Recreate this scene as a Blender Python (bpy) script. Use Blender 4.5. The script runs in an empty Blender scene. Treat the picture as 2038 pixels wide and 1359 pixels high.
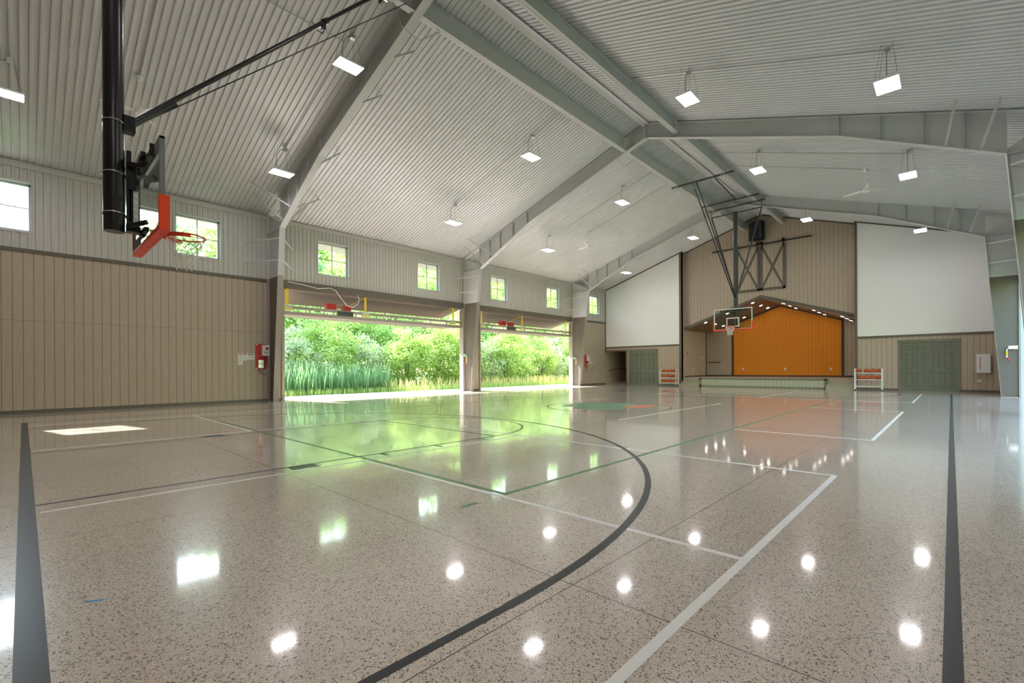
import bpy, math, random
from mathutils import Vector, Matrix
R = math.radians
random.seed(7)
scene = bpy.context.scene
COL = scene.collection

# ------------------------------------------------------------------ camera
cam = bpy.data.cameras.new('camera'); camo = bpy.data.objects.new('camera', cam); COL.objects.link(camo)
cam.sensor_fit = 'HORIZONTAL'; cam.sensor_width = 36.0
cam.lens = 922.18 * 36.0 / 2038.0
cam.shift_y = 54.507 / 2038.0
cam.clip_start = 0.05; cam.clip_end = 600
YAW = R(43.467); ROLL = R(-0.298)
fwd = Vector((-math.sin(YAW), math.cos(YAW), 0)); rt = Vector((math.cos(YAW), math.sin(YAW), 0)); up = Vector((0, 0, 1))
rt2 = rt * math.cos(ROLL) + up * math.sin(ROLL); up2 = -rt * math.sin(ROLL) + up * math.cos(ROLL)
m = Matrix((rt2, up2, -fwd)).transposed().to_4x4(); m.translation = Vector((7.579, -0.027, 1.161))
camo.matrix_world = m
scene.camera = camo

# ------------------------------------------------------------------ world, sun, exposure
w = bpy.data.worlds.new('sky'); scene.world = w; w.use_nodes = True
nt = w.node_tree; nt.nodes.clear()
sky = nt.nodes.new('ShaderNodeTexSky'); sky.sky_type = 'NISHITA'; sky.sun_disc = False
sky.sun_elevation = R(41.5); sky.sun_rotation = R(281); sky.air_density = 1.3; sky.dust_density = 1.0; sky.ozone_density = 1.0
bg = nt.nodes.new('ShaderNodeBackground'); bg.inputs['Strength'].default_value = 1.05
wo = nt.nodes.new('ShaderNodeOutputWorld')
nt.links.new(sky.outputs[0], bg.inputs[0]); nt.links.new(bg.outputs[0], wo.inputs[0])
sl = bpy.data.lights.new('sun', 'SUN'); sl.energy = 17.0; sl.angle = R(0.6); sl.color = (1.0, 0.95, 0.90)
so = bpy.data.objects.new('sun', sl); COL.objects.link(so)
so.rotation_euler = Vector((1.0, 0.23, -0.90)).to_track_quat('-Z', 'Y').to_euler()
scene.view_settings.view_transform = 'Standard'; scene.view_settings.look = 'None'
scene.view_settings.gamma = 1.0; scene.view_settings.use_curve_mapping = False
scene.view_settings.exposure = 0.95
LAMP = 36.0          # high-bay diffuser radiance
SLAMP = 22.0         # stage downlight radiance

# ------------------------------------------------------------------ materials
def lin(c): return tuple(((v / 255.0) / 12.92 if v / 255.0 <= 0.04045 else ((v / 255.0 + 0.055) / 1.055) ** 2.4) for v in c)
def new_mat(name):
    mt = bpy.data.materials.new(name); mt.use_nodes = True
    return mt, mt.node_tree, mt.node_tree.nodes['Principled BSDF']
def N(nt, t, **kw):
    n = nt.nodes.new(t)
    for k, v in kw.items():
        if hasattr(n, k): setattr(n, k, v)
    return n
def mathn(nt, op, a, b=None, c=None):
    n = nt.nodes.new('ShaderNodeMath'); n.operation = op
    for i, v in enumerate((a, b, c)):
        if v is None: continue
        if isinstance(v, (int, float)): n.inputs[i].default_value = v
        else: nt.links.new(v, n.inputs[i])
    return n.outputs[0]
def mixc(nt, fac, a, b):
    n = nt.nodes.new('ShaderNodeMix'); n.data_type = 'RGBA'
    for s, v in ((n.inputs[0], fac), (n.inputs[6], a), (n.inputs[7], b)):
        if isinstance(v, (int, float)): s.default_value = v
        elif isinstance(v, tuple): s.default_value = v + (1,) if len(v) == 3 else v
        else: nt.links.new(v, s)
    return n.outputs[2]
def plain(name, c, rough=0.5, metal=0.0, var=0.06, scale=3.0, bump=0.0, spec=0.5):
    """paint or metal with a faint procedural variation"""
    mt, nt, p = new_mat(name)
    geo = N(nt, 'ShaderNodeTexCoord'); no = N(nt, 'ShaderNodeTexNoise'); no.inputs['Scale'].default_value = scale; no.inputs['Detail'].default_value = 4
    nt.links.new(geo.outputs['Object'], no.inputs['Vector'])
    a = tuple(v * (1 - var) for v in c); b = tuple(min(1, v * (1 + var)) for v in c)
    nt.links.new(mixc(nt, no.outputs['Fac'], a, b), p.inputs['Base Color'])
    p.inputs['Roughness'].default_value = rough; p.inputs['Metallic'].default_value = metal
    p.inputs['Specular IOR Level'].default_value = spec
    if bump:
        bn = N(nt, 'ShaderNodeBump'); bn.inputs['Strength'].default_value = bump; bn.inputs['Distance'].default_value = 0.01
        nt.links.new(no.outputs['Fac'], bn.inputs['Height']); nt.links.new(bn.outputs[0], p.inputs['Normal'])
    return mt
def siding(name, c, axis, pitch=0.2032, off=0.0, joint=None, groove=0.30):
    """grooved plywood siding: grooves along z every `pitch` m of the given axis"""
    mt, nt, p = new_mat(name)
    geo = N(nt, 'ShaderNodeNewGeometry'); sep = N(nt, 'ShaderNodeSeparateXYZ'); nt.links.new(geo.outputs['Position'], sep.inputs[0])
    co = sep.outputs[axis]
    fr = mathn(nt, 'FRACT', mathn(nt, 'DIVIDE', mathn(nt, 'ADD', co, 100.0 + off), pitch))
    g = mathn(nt, 'LESS_THAN', fr, 0.055)
    if joint is not None:
        jz = mathn(nt, 'LESS_THAN', mathn(nt, 'ABSOLUTE', mathn(nt, 'SUBTRACT', sep.outputs[2], joint)), 0.005)
        g = mathn(nt, 'MAXIMUM', g, mathn(nt, 'MULTIPLY', jz, 0.6))
    mp = N(nt, 'ShaderNodeMapping'); mp.inputs['Scale'].default_value = (9, 9, 0.9)
    nt.links.new(geo.outputs['Position'], mp.inputs[0])
    no = N(nt, 'ShaderNodeTexNoise'); no.inputs['Scale'].default_value = 3.0; no.inputs['Detail'].default_value = 6
    nt.links.new(mp.outputs[0], no.inputs['Vector'])
    base = mixc(nt, no.outputs['Fac'], tuple(v * 0.86 for v in c), tuple(v * 1.12 for v in c))
    nt.links.new(mixc(nt, g, base, tuple(v * groove for v in c)), p.inputs['Base Color'])
    p.inputs['Roughness'].default_value = 0.62
    h = mathn(nt, 'SUBTRACT', mathn(nt, 'MULTIPLY', no.outputs['Fac'], 0.12), g)
    bn = N(nt, 'ShaderNodeBump'); bn.inputs['Strength'].default_value = 0.5; bn.inputs['Distance'].default_value = 0.006
    nt.links.new(h, bn.inputs['Height']); nt.links.new(bn.outputs[0], p.inputs['Normal'])
    return mt
def emit(name, c, s):
    mt, nt, p = new_mat(name); p.inputs['Base Color'].default_value = (0.8, 0.8, 0.8, 1)
    p.inputs['Emission Color'].default_value = c + (1,); p.inputs['Emission Strength'].default_value = s
    return mt
def glass(name, tint=(0.93, 0.97, 0.95), refl=1.0):
    mt = bpy.data.materials.new(name); mt.use_nodes = True; nt = mt.node_tree; nt.nodes.clear()
    o = N(nt, 'ShaderNodeOutputMaterial'); tr = N(nt, 'ShaderNodeBsdfTransparent'); tr.inputs[0].default_value = tint + (1,)
    gl = N(nt, 'ShaderNodeBsdfGlossy'); gl.inputs['Roughness'].default_value = 0.01
    lw = N(nt, 'ShaderNodeLayerWeight'); lw.inputs['Blend'].default_value = 0.5
    fres = mathn(nt, 'ADD', mathn(nt, 'MULTIPLY', mathn(nt, 'POWER', lw.outputs['Facing'], 5.0), 0.90), 0.05)
    mx = N(nt, 'ShaderNodeMixShader')
    nt.links.new(mathn(nt, 'MULTIPLY', fres, refl), mx.inputs[0]); nt.links.new(tr.outputs[0], mx.inputs[1]); nt.links.new(gl.outputs[0], mx.inputs[2])
    nt.links.new(mx.outputs[0], o.inputs[0])
    return mt
def concrete_floor():
    mt, nt, p = new_mat('polished_concrete')
    geo = N(nt, 'ShaderNodeNewGeometry'); pos = geo.outputs['Position']
    sep = N(nt, 'ShaderNodeSeparateXYZ'); nt.links.new(pos, sep.inputs[0])
    base = lin((212, 198, 182))
    n1 = N(nt, 'ShaderNodeTexNoise'); n1.inputs['Scale'].default_value = 0.6; n1.inputs['Detail'].default_value = 5; nt.links.new(pos, n1.inputs['Vector'])
    n2 = N(nt, 'ShaderNodeTexNoise'); n2.inputs['Scale'].default_value = 45; n2.inputs['Detail'].default_value = 3; nt.links.new(pos, n2.inputs['Vector'])
    c = mixc(nt, n1.outputs['Fac'], tuple(v * 0.86 for v in base), tuple(v * 1.15 for v in base))
    c = mixc(nt, mathn(nt, 'MULTIPLY', n2.outputs['Fac'], 0.35), c, tuple(v * 0.62 for v in base))
    def stones(scale, rad, col_d, col_l, thr_d, thr_l, c):
        v = N(nt, 'ShaderNodeTexVoronoi'); v.inputs['Scale'].default_value = scale; nt.links.new(pos, v.inputs['Vector'])
        s = N(nt, 'ShaderNodeSeparateColor'); nt.links.new(v.outputs['Color'], s.inputs[0])
        inside = mathn(nt, 'LESS_THAN', v.outputs['Distance'], mathn(nt, 'MULTIPLY', s.outputs[1], rad))
        d = mathn(nt, 'MULTIPLY', inside, mathn(nt, 'LESS_THAN', s.outputs[0], thr_d))
        l = mathn(nt, 'MULTIPLY', inside, mathn(nt, 'GREATER_THAN', s.outputs[0], thr_l))
        c = mixc(nt, mathn(nt, 'MULTIPLY', d, 0.85), c, col_d)
        return mixc(nt, mathn(nt, 'MULTIPLY', l, 0.7), c, col_l)
    c = stones(105, 0.62, lin((58, 58, 58)), lin((238, 228, 216)), 0.44, 0.80, c)
    c = stones(210, 0.64, lin((86, 80, 75)), lin((200, 186, 170)), 0.42, 0.75, c)
    # saw-cut joints
    g = None
    for ax, off, pitch in ((0, 3.05, 3.05), (1, 2.0, 5.4)):
        f = mathn(nt, 'FRACT', mathn(nt, 'DIVIDE', mathn(nt, 'ADD', sep.outputs[ax], pitch * 20 - off + pitch * 0.5), pitch))
        d = mathn(nt, 'MULTIPLY', mathn(nt, 'ABSOLUTE', mathn(nt, 'SUBTRACT', f, 0.5)), pitch)
        j = mathn(nt, 'LESS_THAN', d, 0.0035)
        g = j if g is None else mathn(nt, 'MAXIMUM', g, j)
    c = mixc(nt, mathn(nt, 'MULTIPLY', g, 0.85), c, lin((60, 52, 44)))
    nt.links.new(c, p.inputs['Base Color'])
    rr = N(nt, 'ShaderNodeMapRange'); rr.inputs['To Min'].default_value = 0.035; rr.inputs['To Max'].default_value = 0.085
    n3 = N(nt, 'ShaderNodeTexNoise'); n3.inputs['Scale'].default_value = 1.3; n3.inputs['Detail'].default_value = 6; nt.links.new(pos, n3.inputs['Vector'])
    nt.links.new(n3.outputs['Fac'], rr.inputs['Value']); nt.links.new(rr.outputs[0], p.inputs['Coat Roughness'])
    p.inputs['Coat Weight'].default_value = 0.75; p.inputs['Coat IOR'].default_value = 1.5; p.inputs['Roughness'].default_value = 0.24
    p.inputs['IOR'].default_value = 1.5; p.inputs['Specular IOR Level'].default_value = 0.22
    bn = N(nt, 'ShaderNodeBump'); bn.inputs['Strength'].default_value = 0.03; bn.inputs['Distance'].default_value = 0.004
    n4 = N(nt, 'ShaderNodeTexNoise'); n4.inputs['Scale'].default_value = 5; nt.links.new(pos, n4.inputs['Vector'])
    nt.links.new(n4.outputs['Fac'], bn.inputs['Height']); nt.links.new(bn.outputs[0], p.inputs['Normal'])
    return mt
def leaf_mat(name, c1, c2):
    mt = bpy.data.materials.new(name); mt.use_nodes = True; nt = mt.node_tree; nt.nodes.clear()
    o = N(nt, 'ShaderNodeOutputMaterial'); geo = N(nt, 'ShaderNodeNewGeometry')
    oi = N(nt, 'ShaderNodeObjectInfo')
    no = N(nt, 'ShaderNodeTexNoise'); no.inputs['Scale'].default_value = 0.9; nt.links.new(geo.outputs['Position'], no.inputs['Vector'])
    f = mathn(nt, 'ADD', mathn(nt, 'MULTIPLY', geo.outputs['Random Per Island'], 0.6), mathn(nt, 'MULTIPLY', no.outputs['Fac'], 0.4))
    c = mixc(nt, f, c1, c2)
    d = N(nt, 'ShaderNodeBsdfDiffuse'); t = N(nt, 'ShaderNodeBsdfTranslucent'); g = N(nt, 'ShaderNodeBsdfGlossy'); g.inputs['Roughness'].default_value = 0.45
    nt.links.new(c, d.inputs[0]); nt.links.new(c, t.inputs[0])
    m1 = N(nt, 'ShaderNodeMixShader'); m1.inputs[0].default_value = 0.5; nt.links.new(d.outputs[0], m1.inputs[1]); nt.links.new(t.outputs[0], m1.inputs[2])
    m2 = N(nt, 'ShaderNodeMixShader'); m2.inputs[0].default_value = 0.05; nt.links.new(m1.outputs[0], m2.inputs[1]); nt.links.new(g.outputs[0], m2.inputs[2])
    nt.links.new(m2.outputs[0], o.inputs[0]); return mt
def ball_mat():
    mt, nt, p = new_mat('basketball_rubber')
    tc = N(nt, 'ShaderNodeTexCoord'); sep = N(nt, 'ShaderNodeSeparateXYZ'); nt.links.new(tc.outputs['Object'], sep.inputs[0])
    g = None
    for ex in (sep.outputs[0], sep.outputs[2]):
        a = mathn(nt, 'LESS_THAN', mathn(nt, 'ABSOLUTE', ex), 0.004); g = a if g is None else mathn(nt, 'MAXIMUM', g, a)
    q = mathn(nt, 'SUBTRACT', mathn(nt, 'ABSOLUTE', sep.outputs[0]), mathn(nt, 'ADD', 0.045, mathn(nt, 'MULTIPLY', mathn(nt, 'MULTIPLY', sep.outputs[2], sep.outputs[2]), 3.0)))
    g = mathn(nt, 'MAXIMUM', g, mathn(nt, 'LESS_THAN', mathn(nt, 'ABSOLUTE', q), 0.004))
    nt.links.new(mixc(nt, g, lin((196, 92, 40)), (0.01, 0.01, 0.01)), p.inputs['Base Color'])
    vo = N(nt, 'ShaderNodeTexVoronoi'); vo.inputs['Scale'].default_value = 350; bn = N(nt, 'ShaderNodeBump'); bn.inputs['Strength'].default_value = 0.3; bn.inputs['Distance'].default_value = 0.001
    nt.links.new(tc.outputs['Object'], vo.inputs['Vector']); nt.links.new(vo.outputs['Distance'], bn.inputs['Height']); nt.links.new(bn.outputs[0], p.inputs['Normal'])
    p.inputs['Roughness'].default_value = 0.5
    return mt

TAN = lin((183, 166, 148))
M = dict(
    floor=concrete_floor(),
    sid_y=siding('tan_siding_lengthwise', TAN, 1, joint=2.56), sid_x=siding('tan_siding_crosswise', TAN, 0, joint=6.0),
    sid_s=siding('tan_stage_siding', TAN, 1, joint=9.0),
    orange=siding('orange_siding', lin((230, 138, 8)), 0, joint=99, groove=0.55),
    ceil=plain('light_grey_liner_panel', lin((211, 211, 213)), 0.33, 0.0, 0.03, 1.2, spec=0.6),
    clad=plain('light_grey_wall_panel', lin((194, 190, 184)), 0.38, 0.0, 0.03, 1.5),
    steel=plain('light_grey_steel_paint', lin((194, 195, 193)), 0.45, 0.0, 0.03),
    taupe=plain('taupe_trim_paint', lin((102, 94, 84)), 0.5), taupe_l=plain('taupe_steel_paint', lin((158, 148, 138)), 0.45),
    doorp=plain('grey_green_door_paint', lin((112, 115, 96)), 0.42), doorleaf=siding('bifold_leaf_ribs', lin((124, 110, 100)), 1, pitch=0.10, groove=0.55),
    white=plain('white_screen_paint', lin((240, 241, 239)), 0.85, 0, 0.012, 0.5), whitegl=plain('white_enamel', lin((232, 233, 232)), 0.3, 0, 0.01),
    black=plain('black_powder_coat', lin((26, 26, 27)), 0.25), dgrey=plain('dark_grey_steel', lin((70, 72, 72)), 0.35), zinc=plain('galvanised_steel', lin((190, 192, 192)), 0.3, 0.8),
    grey=plain('mid_grey_paint', lin((120, 121, 122)), 0.4), orangepad=plain('orange_padding', lin((240, 68, 20)), 0.55), rim=plain('orange_rim_enamel', lin((222, 66, 25)), 0.35),
    net=plain('white_net_cord', lin((228, 224, 214)), 0.8), yellow=plain('yellow_webbing', lin((244, 208, 10)), 0.6), red=plain('red_enamel', lin((196, 34, 36)), 0.4),
    stagefl=plain('tan_stage_floor', lin((176, 156, 138)), 0.35), soffit=plain('brown_soffit', lin((138, 112, 92)), 0.6, 0, 0.08, 8),
    blackline=plain('charcoal_court_paint', lin((62, 64, 64)), 0.30, spec=0.12), whiteline=plain('white_court_paint', lin((232, 230, 224)), 0.30, spec=0.12), greenline=plain('green_court_paint', lin((92, 134, 88)), 0.30, spec=0.12),
    blueline=plain('dark_blue_court_paint', lin((58, 64, 84)), 0.30, spec=0.12),
    logogreen=plain('green_floor_logo', lin((84, 140, 98)), 0.3), logoorange=plain('orange_floor_logo', lin((214, 112, 72)), 0.3), tape=plain('blue_tape', lin((60, 126, 190)), 0.6),
    apron=plain('pale_concrete', lin((214, 210, 200)), 0.7, 0, 0.05, 2), soil=plain('meadow_ground', lin((96, 120, 56)), 0.9, 0, 0.3, 1.5), bark=plain('grey_brown_bark', lin((96, 84, 70)), 0.9, 0, 0.2, 6),
    frame=plain('white_vinyl', lin((190, 194, 194)), 0.35), winglass=glass('window_glass'), boardglass=glass('backboard_glass', (0.86, 0.93, 0.90), 1.4),
    lamp=emit('led_diffuser', (1.0, 0.965, 0.97), LAMP), slamp=emit('downlight_diffuser', (1.0, 0.93, 0.82), SLAMP),
    ball=ball_mat(), paper=plain('white_paper', lin((228, 228, 224)), 0.7), ink=plain('grey_ink', lin((110, 112, 120)), 0.7), blueink=plain('blue_ink', lin((60, 88, 140)), 0.6),
    redink=plain('red_ink', lin((190, 50, 48)), 0.6), speaker=plain('black_speaker_cabinet', lin((22, 21, 26)), 0.55), grille=plain('dark_grille', lin((34, 34, 42)), 0.4),
    silver=plain('brushed_steel', lin((214, 214, 214)), 0.2, 0.9), treadp=plain('tan_step_paint', lin((166, 158, 136)), 0.55),
    leafA=leaf_mat('willow_leaves', (0.27, 0.45, 0.09), (0.64, 0.80, 0.24)), leafB=leaf_mat('dark_leaves', (0.07, 0.19, 0.08), (0.34, 0.50, 0.24)),
    leafC=leaf_mat('pale_leaves', (0.34, 0.47, 0.22), (0.68, 0.78, 0.46)), reed=leaf_mat('reed_blades', (0.09, 0.25, 0.09), (0.30, 0.50, 0.20)), bloom=leaf_mat('yellow_seed_heads', (0.65, 0.58, 0.18), (0.85, 0.78, 0.35)),
    hvfan=plain('white_fan_blade', lin((240, 240, 236)), 0.35, 0, 0.01), rail=plain('dark_brown_rail', lin((70, 56, 46)), 0.5),
)

# ------------------------------------------------------------------ geometry helpers
class MB:
    def __init__(s): s.v = []; s.f = []
    def add(s, vs, fs):
        n = len(s.v); s.v += [tuple(v) for v in vs]; s.f += [tuple(i + n for i in f) for f in fs]; return s
    def box(s, a, b):
        x0, x1 = sorted((a[0], b[0])); y0, y1 = sorted((a[1], b[1])); z0, z1 = sorted((a[2], b[2]))
        vs = [(x, y, z) for z in (z0, z1) for y in (y0, y1) for x in (x0, x1)]
        return s.add(vs, [(0, 2, 3, 1), (4, 5, 7, 6), (0, 1, 5, 4), (2, 6, 7, 3), (0, 4, 6, 2), (1, 3, 7, 5)])
    def tube(s, p, q, r, n=10, cap=True, r2=None):
        p = Vector(p); q = Vector(q); d = (q - p).normalized(); a = d.orthogonal().normalized(); b = d.cross(a); r2 = r if r2 is None else r2
        vs = [p + (a * math.cos(t) + b * math.sin(t)) * r for t in [2 * math.pi * i / n for i in range(n)]] + [q + (a * math.cos(t) + b * math.sin(t)) * r2 for t in [2 * math.pi * i / n for i in range(n)]]
        fs = [(i, (i + 1) % n, n + (i + 1) % n, n + i) for i in range(n)]
        if cap: fs += [tuple(range(n - 1, -1, -1)), tuple(range(n, 2 * n))]
        return s.add(vs, fs)
    def path(s, pts, r, n=6, closed=False):
        pts = [Vector(p) for p in pts]; k = len(pts); rings = []; prev = None
        for i, p in enumerate(pts):
            t = (pts[(i + 1) % k] - pts[i - 1]) if closed else (pts[min(i + 1, k - 1)] - pts[max(i - 1, 0)])
            t.normalize()
            a = t.orthogonal().normalized() if prev is None else (prev - t * prev.dot(t)).normalized()
            prev = a; b = t.cross(a)
            rings.append([p + (a * math.cos(2 * math.pi * j / n) + b * math.sin(2 * math.pi * j / n)) * r for j in range(n)])
        vs = [v for rg in rings for v in rg]; fs = []
        for i in range(k if closed else k - 1):
            for j in range(n): fs.append((i * n + j, i * n + (j + 1) % n, ((i + 1) % k) * n + (j + 1) % n, ((i + 1) % k) * n + j))
        if not closed: fs += [tuple(range(n - 1, -1, -1)), tuple(range((k - 1) * n, k * n))]
        return s.add(vs, fs)
    def bar(s, p, q, w, h):
        """rectangular bar from p to q, w wide (horizontal) and h deep"""
        p = Vector(p); q = Vector(q); d = (q - p).normalized()
        a = d.cross(Vector((0, 0, 1)))
        a = Vector((1, 0, 0)) if a.length < 1e-4 else a.normalized()
        b = a.cross(d)
        vs = [c + a * sx * w / 2 + b * sz * h / 2 for c in (p, q) for sz in (-1, 1) for sx in (-1, 1)]
        return s.add(vs, [(0, 1, 3, 2), (4, 6, 7, 5), (0, 4, 5, 1), (2, 3, 7, 6), (0, 2, 6, 4), (1, 5, 7, 3)])
    def prism(s, pts, off):
        """closed polygon (3D points) extruded by the vector off"""
        n = len(pts); o = Vector(off); vs = [Vector(p) for p in pts] + [Vector(p) + o for p in pts]
        return s.add(vs, [tuple(range(n)), tuple(range(2 * n - 1, n - 1, -1))] + [(i, n + i, n + (i + 1) % n, (i + 1) % n) for i in range(n)])
    def sphere(s, c, r, nu=16, nv=10):
        c = Vector(c); vs = [c + Vector((0, 0, r))]
        for i in range(1, nv):
            for j in range(nu):
                a = math.pi * i / nv; b = 2 * math.pi * j / nu
                vs.append(c + Vector((math.sin(a) * math.cos(b), math.sin(a) * math.sin(b), math.cos(a))) * r)
        vs.append(c - Vector((0, 0, r))); fs = [(0, 1 + j, 1 + (j + 1) % nu) for j in range(nu)]
        for i in range(nv - 2):
            for j in range(nu): fs.append((1 + i * nu + j, 1 + (i + 1) * nu + j, 1 + (i + 1) * nu + (j + 1) % nu, 1 + i * nu + (j + 1) % nu))
        L = len(vs) - 1; fs += [(L, 1 + (nv - 2) * nu + (j + 1) % nu, 1 + (nv - 2) * nu + j) for j in range(nu)]
        return s.add(vs, fs)
    def build(s, name, mat, parent=None, smooth=False, origin=(0, 0, 0), bevel=0.0, **tags):
        me = bpy.data.meshes.new(name)
        o3 = Vector(origin)
        me.from_pydata([tuple(Vector(v) - o3) for v in s.v], [], s.f)
        me.materials.append(mat)
        if smooth:
            me.polygons.foreach_set('use_smooth', [True] * len(me.polygons))
            try: me.set_sharp_from_angle(angle=R(40))
            except Exception: pass
        me.update(); me.validate()
        o = bpy.data.objects.new(name, me); COL.objects.link(o)
        if parent is not None: o.parent = parent
        else: o.location = o3
        if bevel:
            b = o.modifiers.new('bevel', 'BEVEL'); b.width = bevel; b.segments = 2; b.limit_method = 'ANGLE'
        for k, v in tags.items(): o[k] = v
        return o
def thing(name, label, cat, loc=(0, 0, 0), group=None):
    o = bpy.data.objects.new(name, None); COL.objects.link(o); o.location = loc; o.empty_display_size = 0.1
    o['label'] = label; o['category'] = cat
    if group: o['group'] = group
    return o
def tag(o, label, cat, group=None, kind=None):
    o['label'] = label; o['category'] = cat
    if group: o['group'] = group
    if kind: o['kind'] = kind
    return o
def dup(root, loc, rz=0.0, label=None, group=None, scale=None):
    r = root.copy(); COL.objects.link(r); r.location = loc; r.rotation_euler = (0, 0, rz)
    if scale: r.scale = scale
    if label: r['label'] = label
    if group: r['group'] = group
    for ch in list(root.children):
        c = ch.copy(); COL.objects.link(c); c.parent = r
        for g in list(ch.children):
            d = g.copy(); COL.objects.link(d); d.parent = c
    return r
def S(o, label=None):
    o['kind'] = 'structure'
    if label: o['label'] = label
    return o
def grid_wall(mb, axis, u0, u1, z0, z1, t0, t1, holes):
    """wall slab made of cells around rectangular holes; axis 1 = wall runs along Y, axis 0 = along X"""
    us = sorted(set([u0, u1] + [h for a in holes for h in a[:2] if u0 < h < u1])); zs = sorted(set([z0, z1] + [h for a in holes for h in a[2:] if z0 < h < z1]))
    for i in range(len(us) - 1):
        for j in range(len(zs) - 1):
            cu = (us[i] + us[i + 1]) / 2; cz = (zs[j] + zs[j + 1]) / 2
            if any(h[0] < cu < h[1] and h[2] < cz < h[3] for h in holes): continue
            if axis == 1: mb.box((t0, us[i], zs[j]), (t1, us[i + 1], zs[j + 1]))
            else: mb.box((us[i], t0, zs[j]), (us[i + 1], t1, zs[j + 1]))

# ------------------------------------------------------------------ dimensions
XL, XR, YB, YE = -10.875, 9.45, -8.7, 29.45
RX, RZ = -0.55, 10.22
def ceil(x): return RZ - (0.32 if x < RX else 0.335) * abs(x - RX)
FR = [6.3, 15.83, 25.35]
BAYS = [(6.81, 15.72), (16.95, 25.28)]
ZH = 4.36                                    # opening head
WIN_Y = [-0.50, 4.06, 8.79, 13.57, 18.42, 23.27, 28.0]
WIN = [(y - 0.66, y + 0.66, 5.0, 6.35) for y in WIN_Y]

# ------------------------------------------------------------------ floor and court markings
fl = S(MB().box((XL - 0.2, YB, -0.2), (XR + 0.2, YE + 0.5, 0)).build('floor', M['floor']))
def strip(mb, x0, y0, x1, y1, z): mb.box((x0, y0, 0.0002), (x1, y1, z))
def arcstrip(mb, cx, cy, r, a0, a1, wd, z, n=72):
    vs = []; fs = []
    for i in range(n + 1):
        a = R(a0 + (a1 - a0) * i / n)
        for rr in (r - wd / 2, r + wd / 2): vs.append((cx + rr * math.cos(a), cy + rr * math.sin(a), z))
        if i: k = 2 * i; fs.append((k - 2, k - 1, k + 1, k))
    mb.add(vs, fs)
LC = 26.5; SX = 7.58
b = MB(); W2 = 0.05
strip(b, -SX - .03, -0.06, SX + .03, 0.04, .0012)                                  # near baseline (painted 10 cm wide)
strip(b, SX - .03, 0.04, SX + .03, LC, .0012); strip(b, -SX - .03, 0.04, -SX + .03, LC, .0012); strip(b, -SX - .03, LC, SX + .03, LC + .06, .0012)
for s, y0 in ((1, 0.0), (-1, LC)):
    for sx in (-1, 1):
        yy = sorted((y0 + s * 0.04, y0 + s * 1.6)); strip(b, sx * 6.0 - W2 / 2, yy[0], sx * 6.0 + W2 / 2, yy[1], .0014)
    arcstrip(b, 0, y0 + s * 1.6, 6.0, 0 if s > 0 else 180, 180 if s > 0 else 360, W2 + .01, .0014, 120)
arcstrip(b, 0, 12.2, 1.83, 0, 360, W2, .0014)
b.build('painted_line', M['blackline'], fl, label='charcoal basketball boundary and arc lines')
b = MB()
for s, y0 in ((1, 0.0), (-1, LC)):
    for sx in (-1, 1):
        yy = sorted((y0 + s * 0.04, y0 + s * 5.6)); strip(b, sx * 1.83 - .02, yy[0], sx * 1.83 + .02, yy[1], .0013)
        for h0, h1 in ((2.13, 2.44), (3.35, 3.40), (4.27, 4.32), (5.18, 5.23)):
            yy = sorted((y0 + s * h0, y0 + s * h1)); strip(b, sx * 1.83, yy[0], sx * 2.03, yy[1], .0013)
    yy = y0 + s * 5.6; strip(b, -1.85, yy - .02, 1.85, yy + .02, .0013)
    arcstrip(b, 0, yy, 1.83, 0 if s > 0 else 180, 180 if s > 0 else 360, .04, .0013)
b.build('painted_line', M['blueline'], fl, label='dark blue free throw lane lines')
b = MB(); ww = 0.05
for y0, yc, y1 in ((0.06, 2.97, 5.94), (9.2, 12.45, 15.6), (19.65, 22.9, 26.15)):
    for sx in (-1, 1):
        strip(b, sx * 6.67 - ww / 2, y0, sx * 6.67 + ww / 2, y1, .0009); strip(b, sx * 2.14 - ww / 2, y0, sx * 2.14 + ww / 2, y1, .0009)
        xx = sorted((sx * 2.14, sx * 6.67))
        if yc < 5: strip(b, xx[0] + .025, yc - ww / 2, xx[1] - .025, yc + ww / 2, .0009)
        if y0 < 5 or y0 > 19: strip(b, -6.69, y1 - ww / 2, 6.69, y1 + ww / 2, .0008) if (sx == 1 and y0 < 5) else None
    if y0 > 5:
        for yy in (y0, y1):
            strip(b, 4.60, yy - ww / 2, 6.69, yy + ww / 2, .0007); strip(b, -6.69, yy - ww / 2, -4.60, yy + ww / 2, .0007)
strip(b, -4.6, 19.62, 4.6, 19.68, .0009)
b.build('painted_line', M['whiteline'], fl, label='white pickleball court lines')
b = MB()
for sx in (-1, 1): strip(b, sx * 4.57 - .025, 3.06, sx * 4.57 + .025, 22.9, .0011)
strip(b, -4.6, 3.02, 4.6, 3.07, .0011); strip(b, -4.6, 22.9, 4.6, 22.95, .0011)
strip(b, 4.56, 2.50, 4.61, 2.68, .0011)
for yy in (9.9, 15.9): strip(b, -4.57, yy, 4.57, yy + .03, .0010) if yy < 0 else None
b.build('painted_line', M['greenline'], fl, label='green volleyball court lines')
def flat(mb, pts, z): mb.add([(x, y, z) for x, y in pts], [tuple(range(len(pts)))])
b = MB(); flat(b, [(-1.15, 11.35), (-1.5, 12.1), (-1.42, 12.9), (-.95, 13.5), (-.05, 13.9), (.25, 13.4), (.55, 12.75), (.62, 11.9), (.85, 11.6), (.45, 11.0), (-.1, 10.95), (-.5, 11.08), (-.62, 11.5)][::-1], .0016)
b.build('floor_logo', M['logogreen'], fl, label='green painted emblem in the centre circle')
b = MB(); flat(b, [(.62, 12.0), (.40, 12.6), (.36, 13.2), (.78, 13.75), (1.0, 13.3), (1.16, 12.6), (.95, 12.2)][::-1], .0018)
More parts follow.
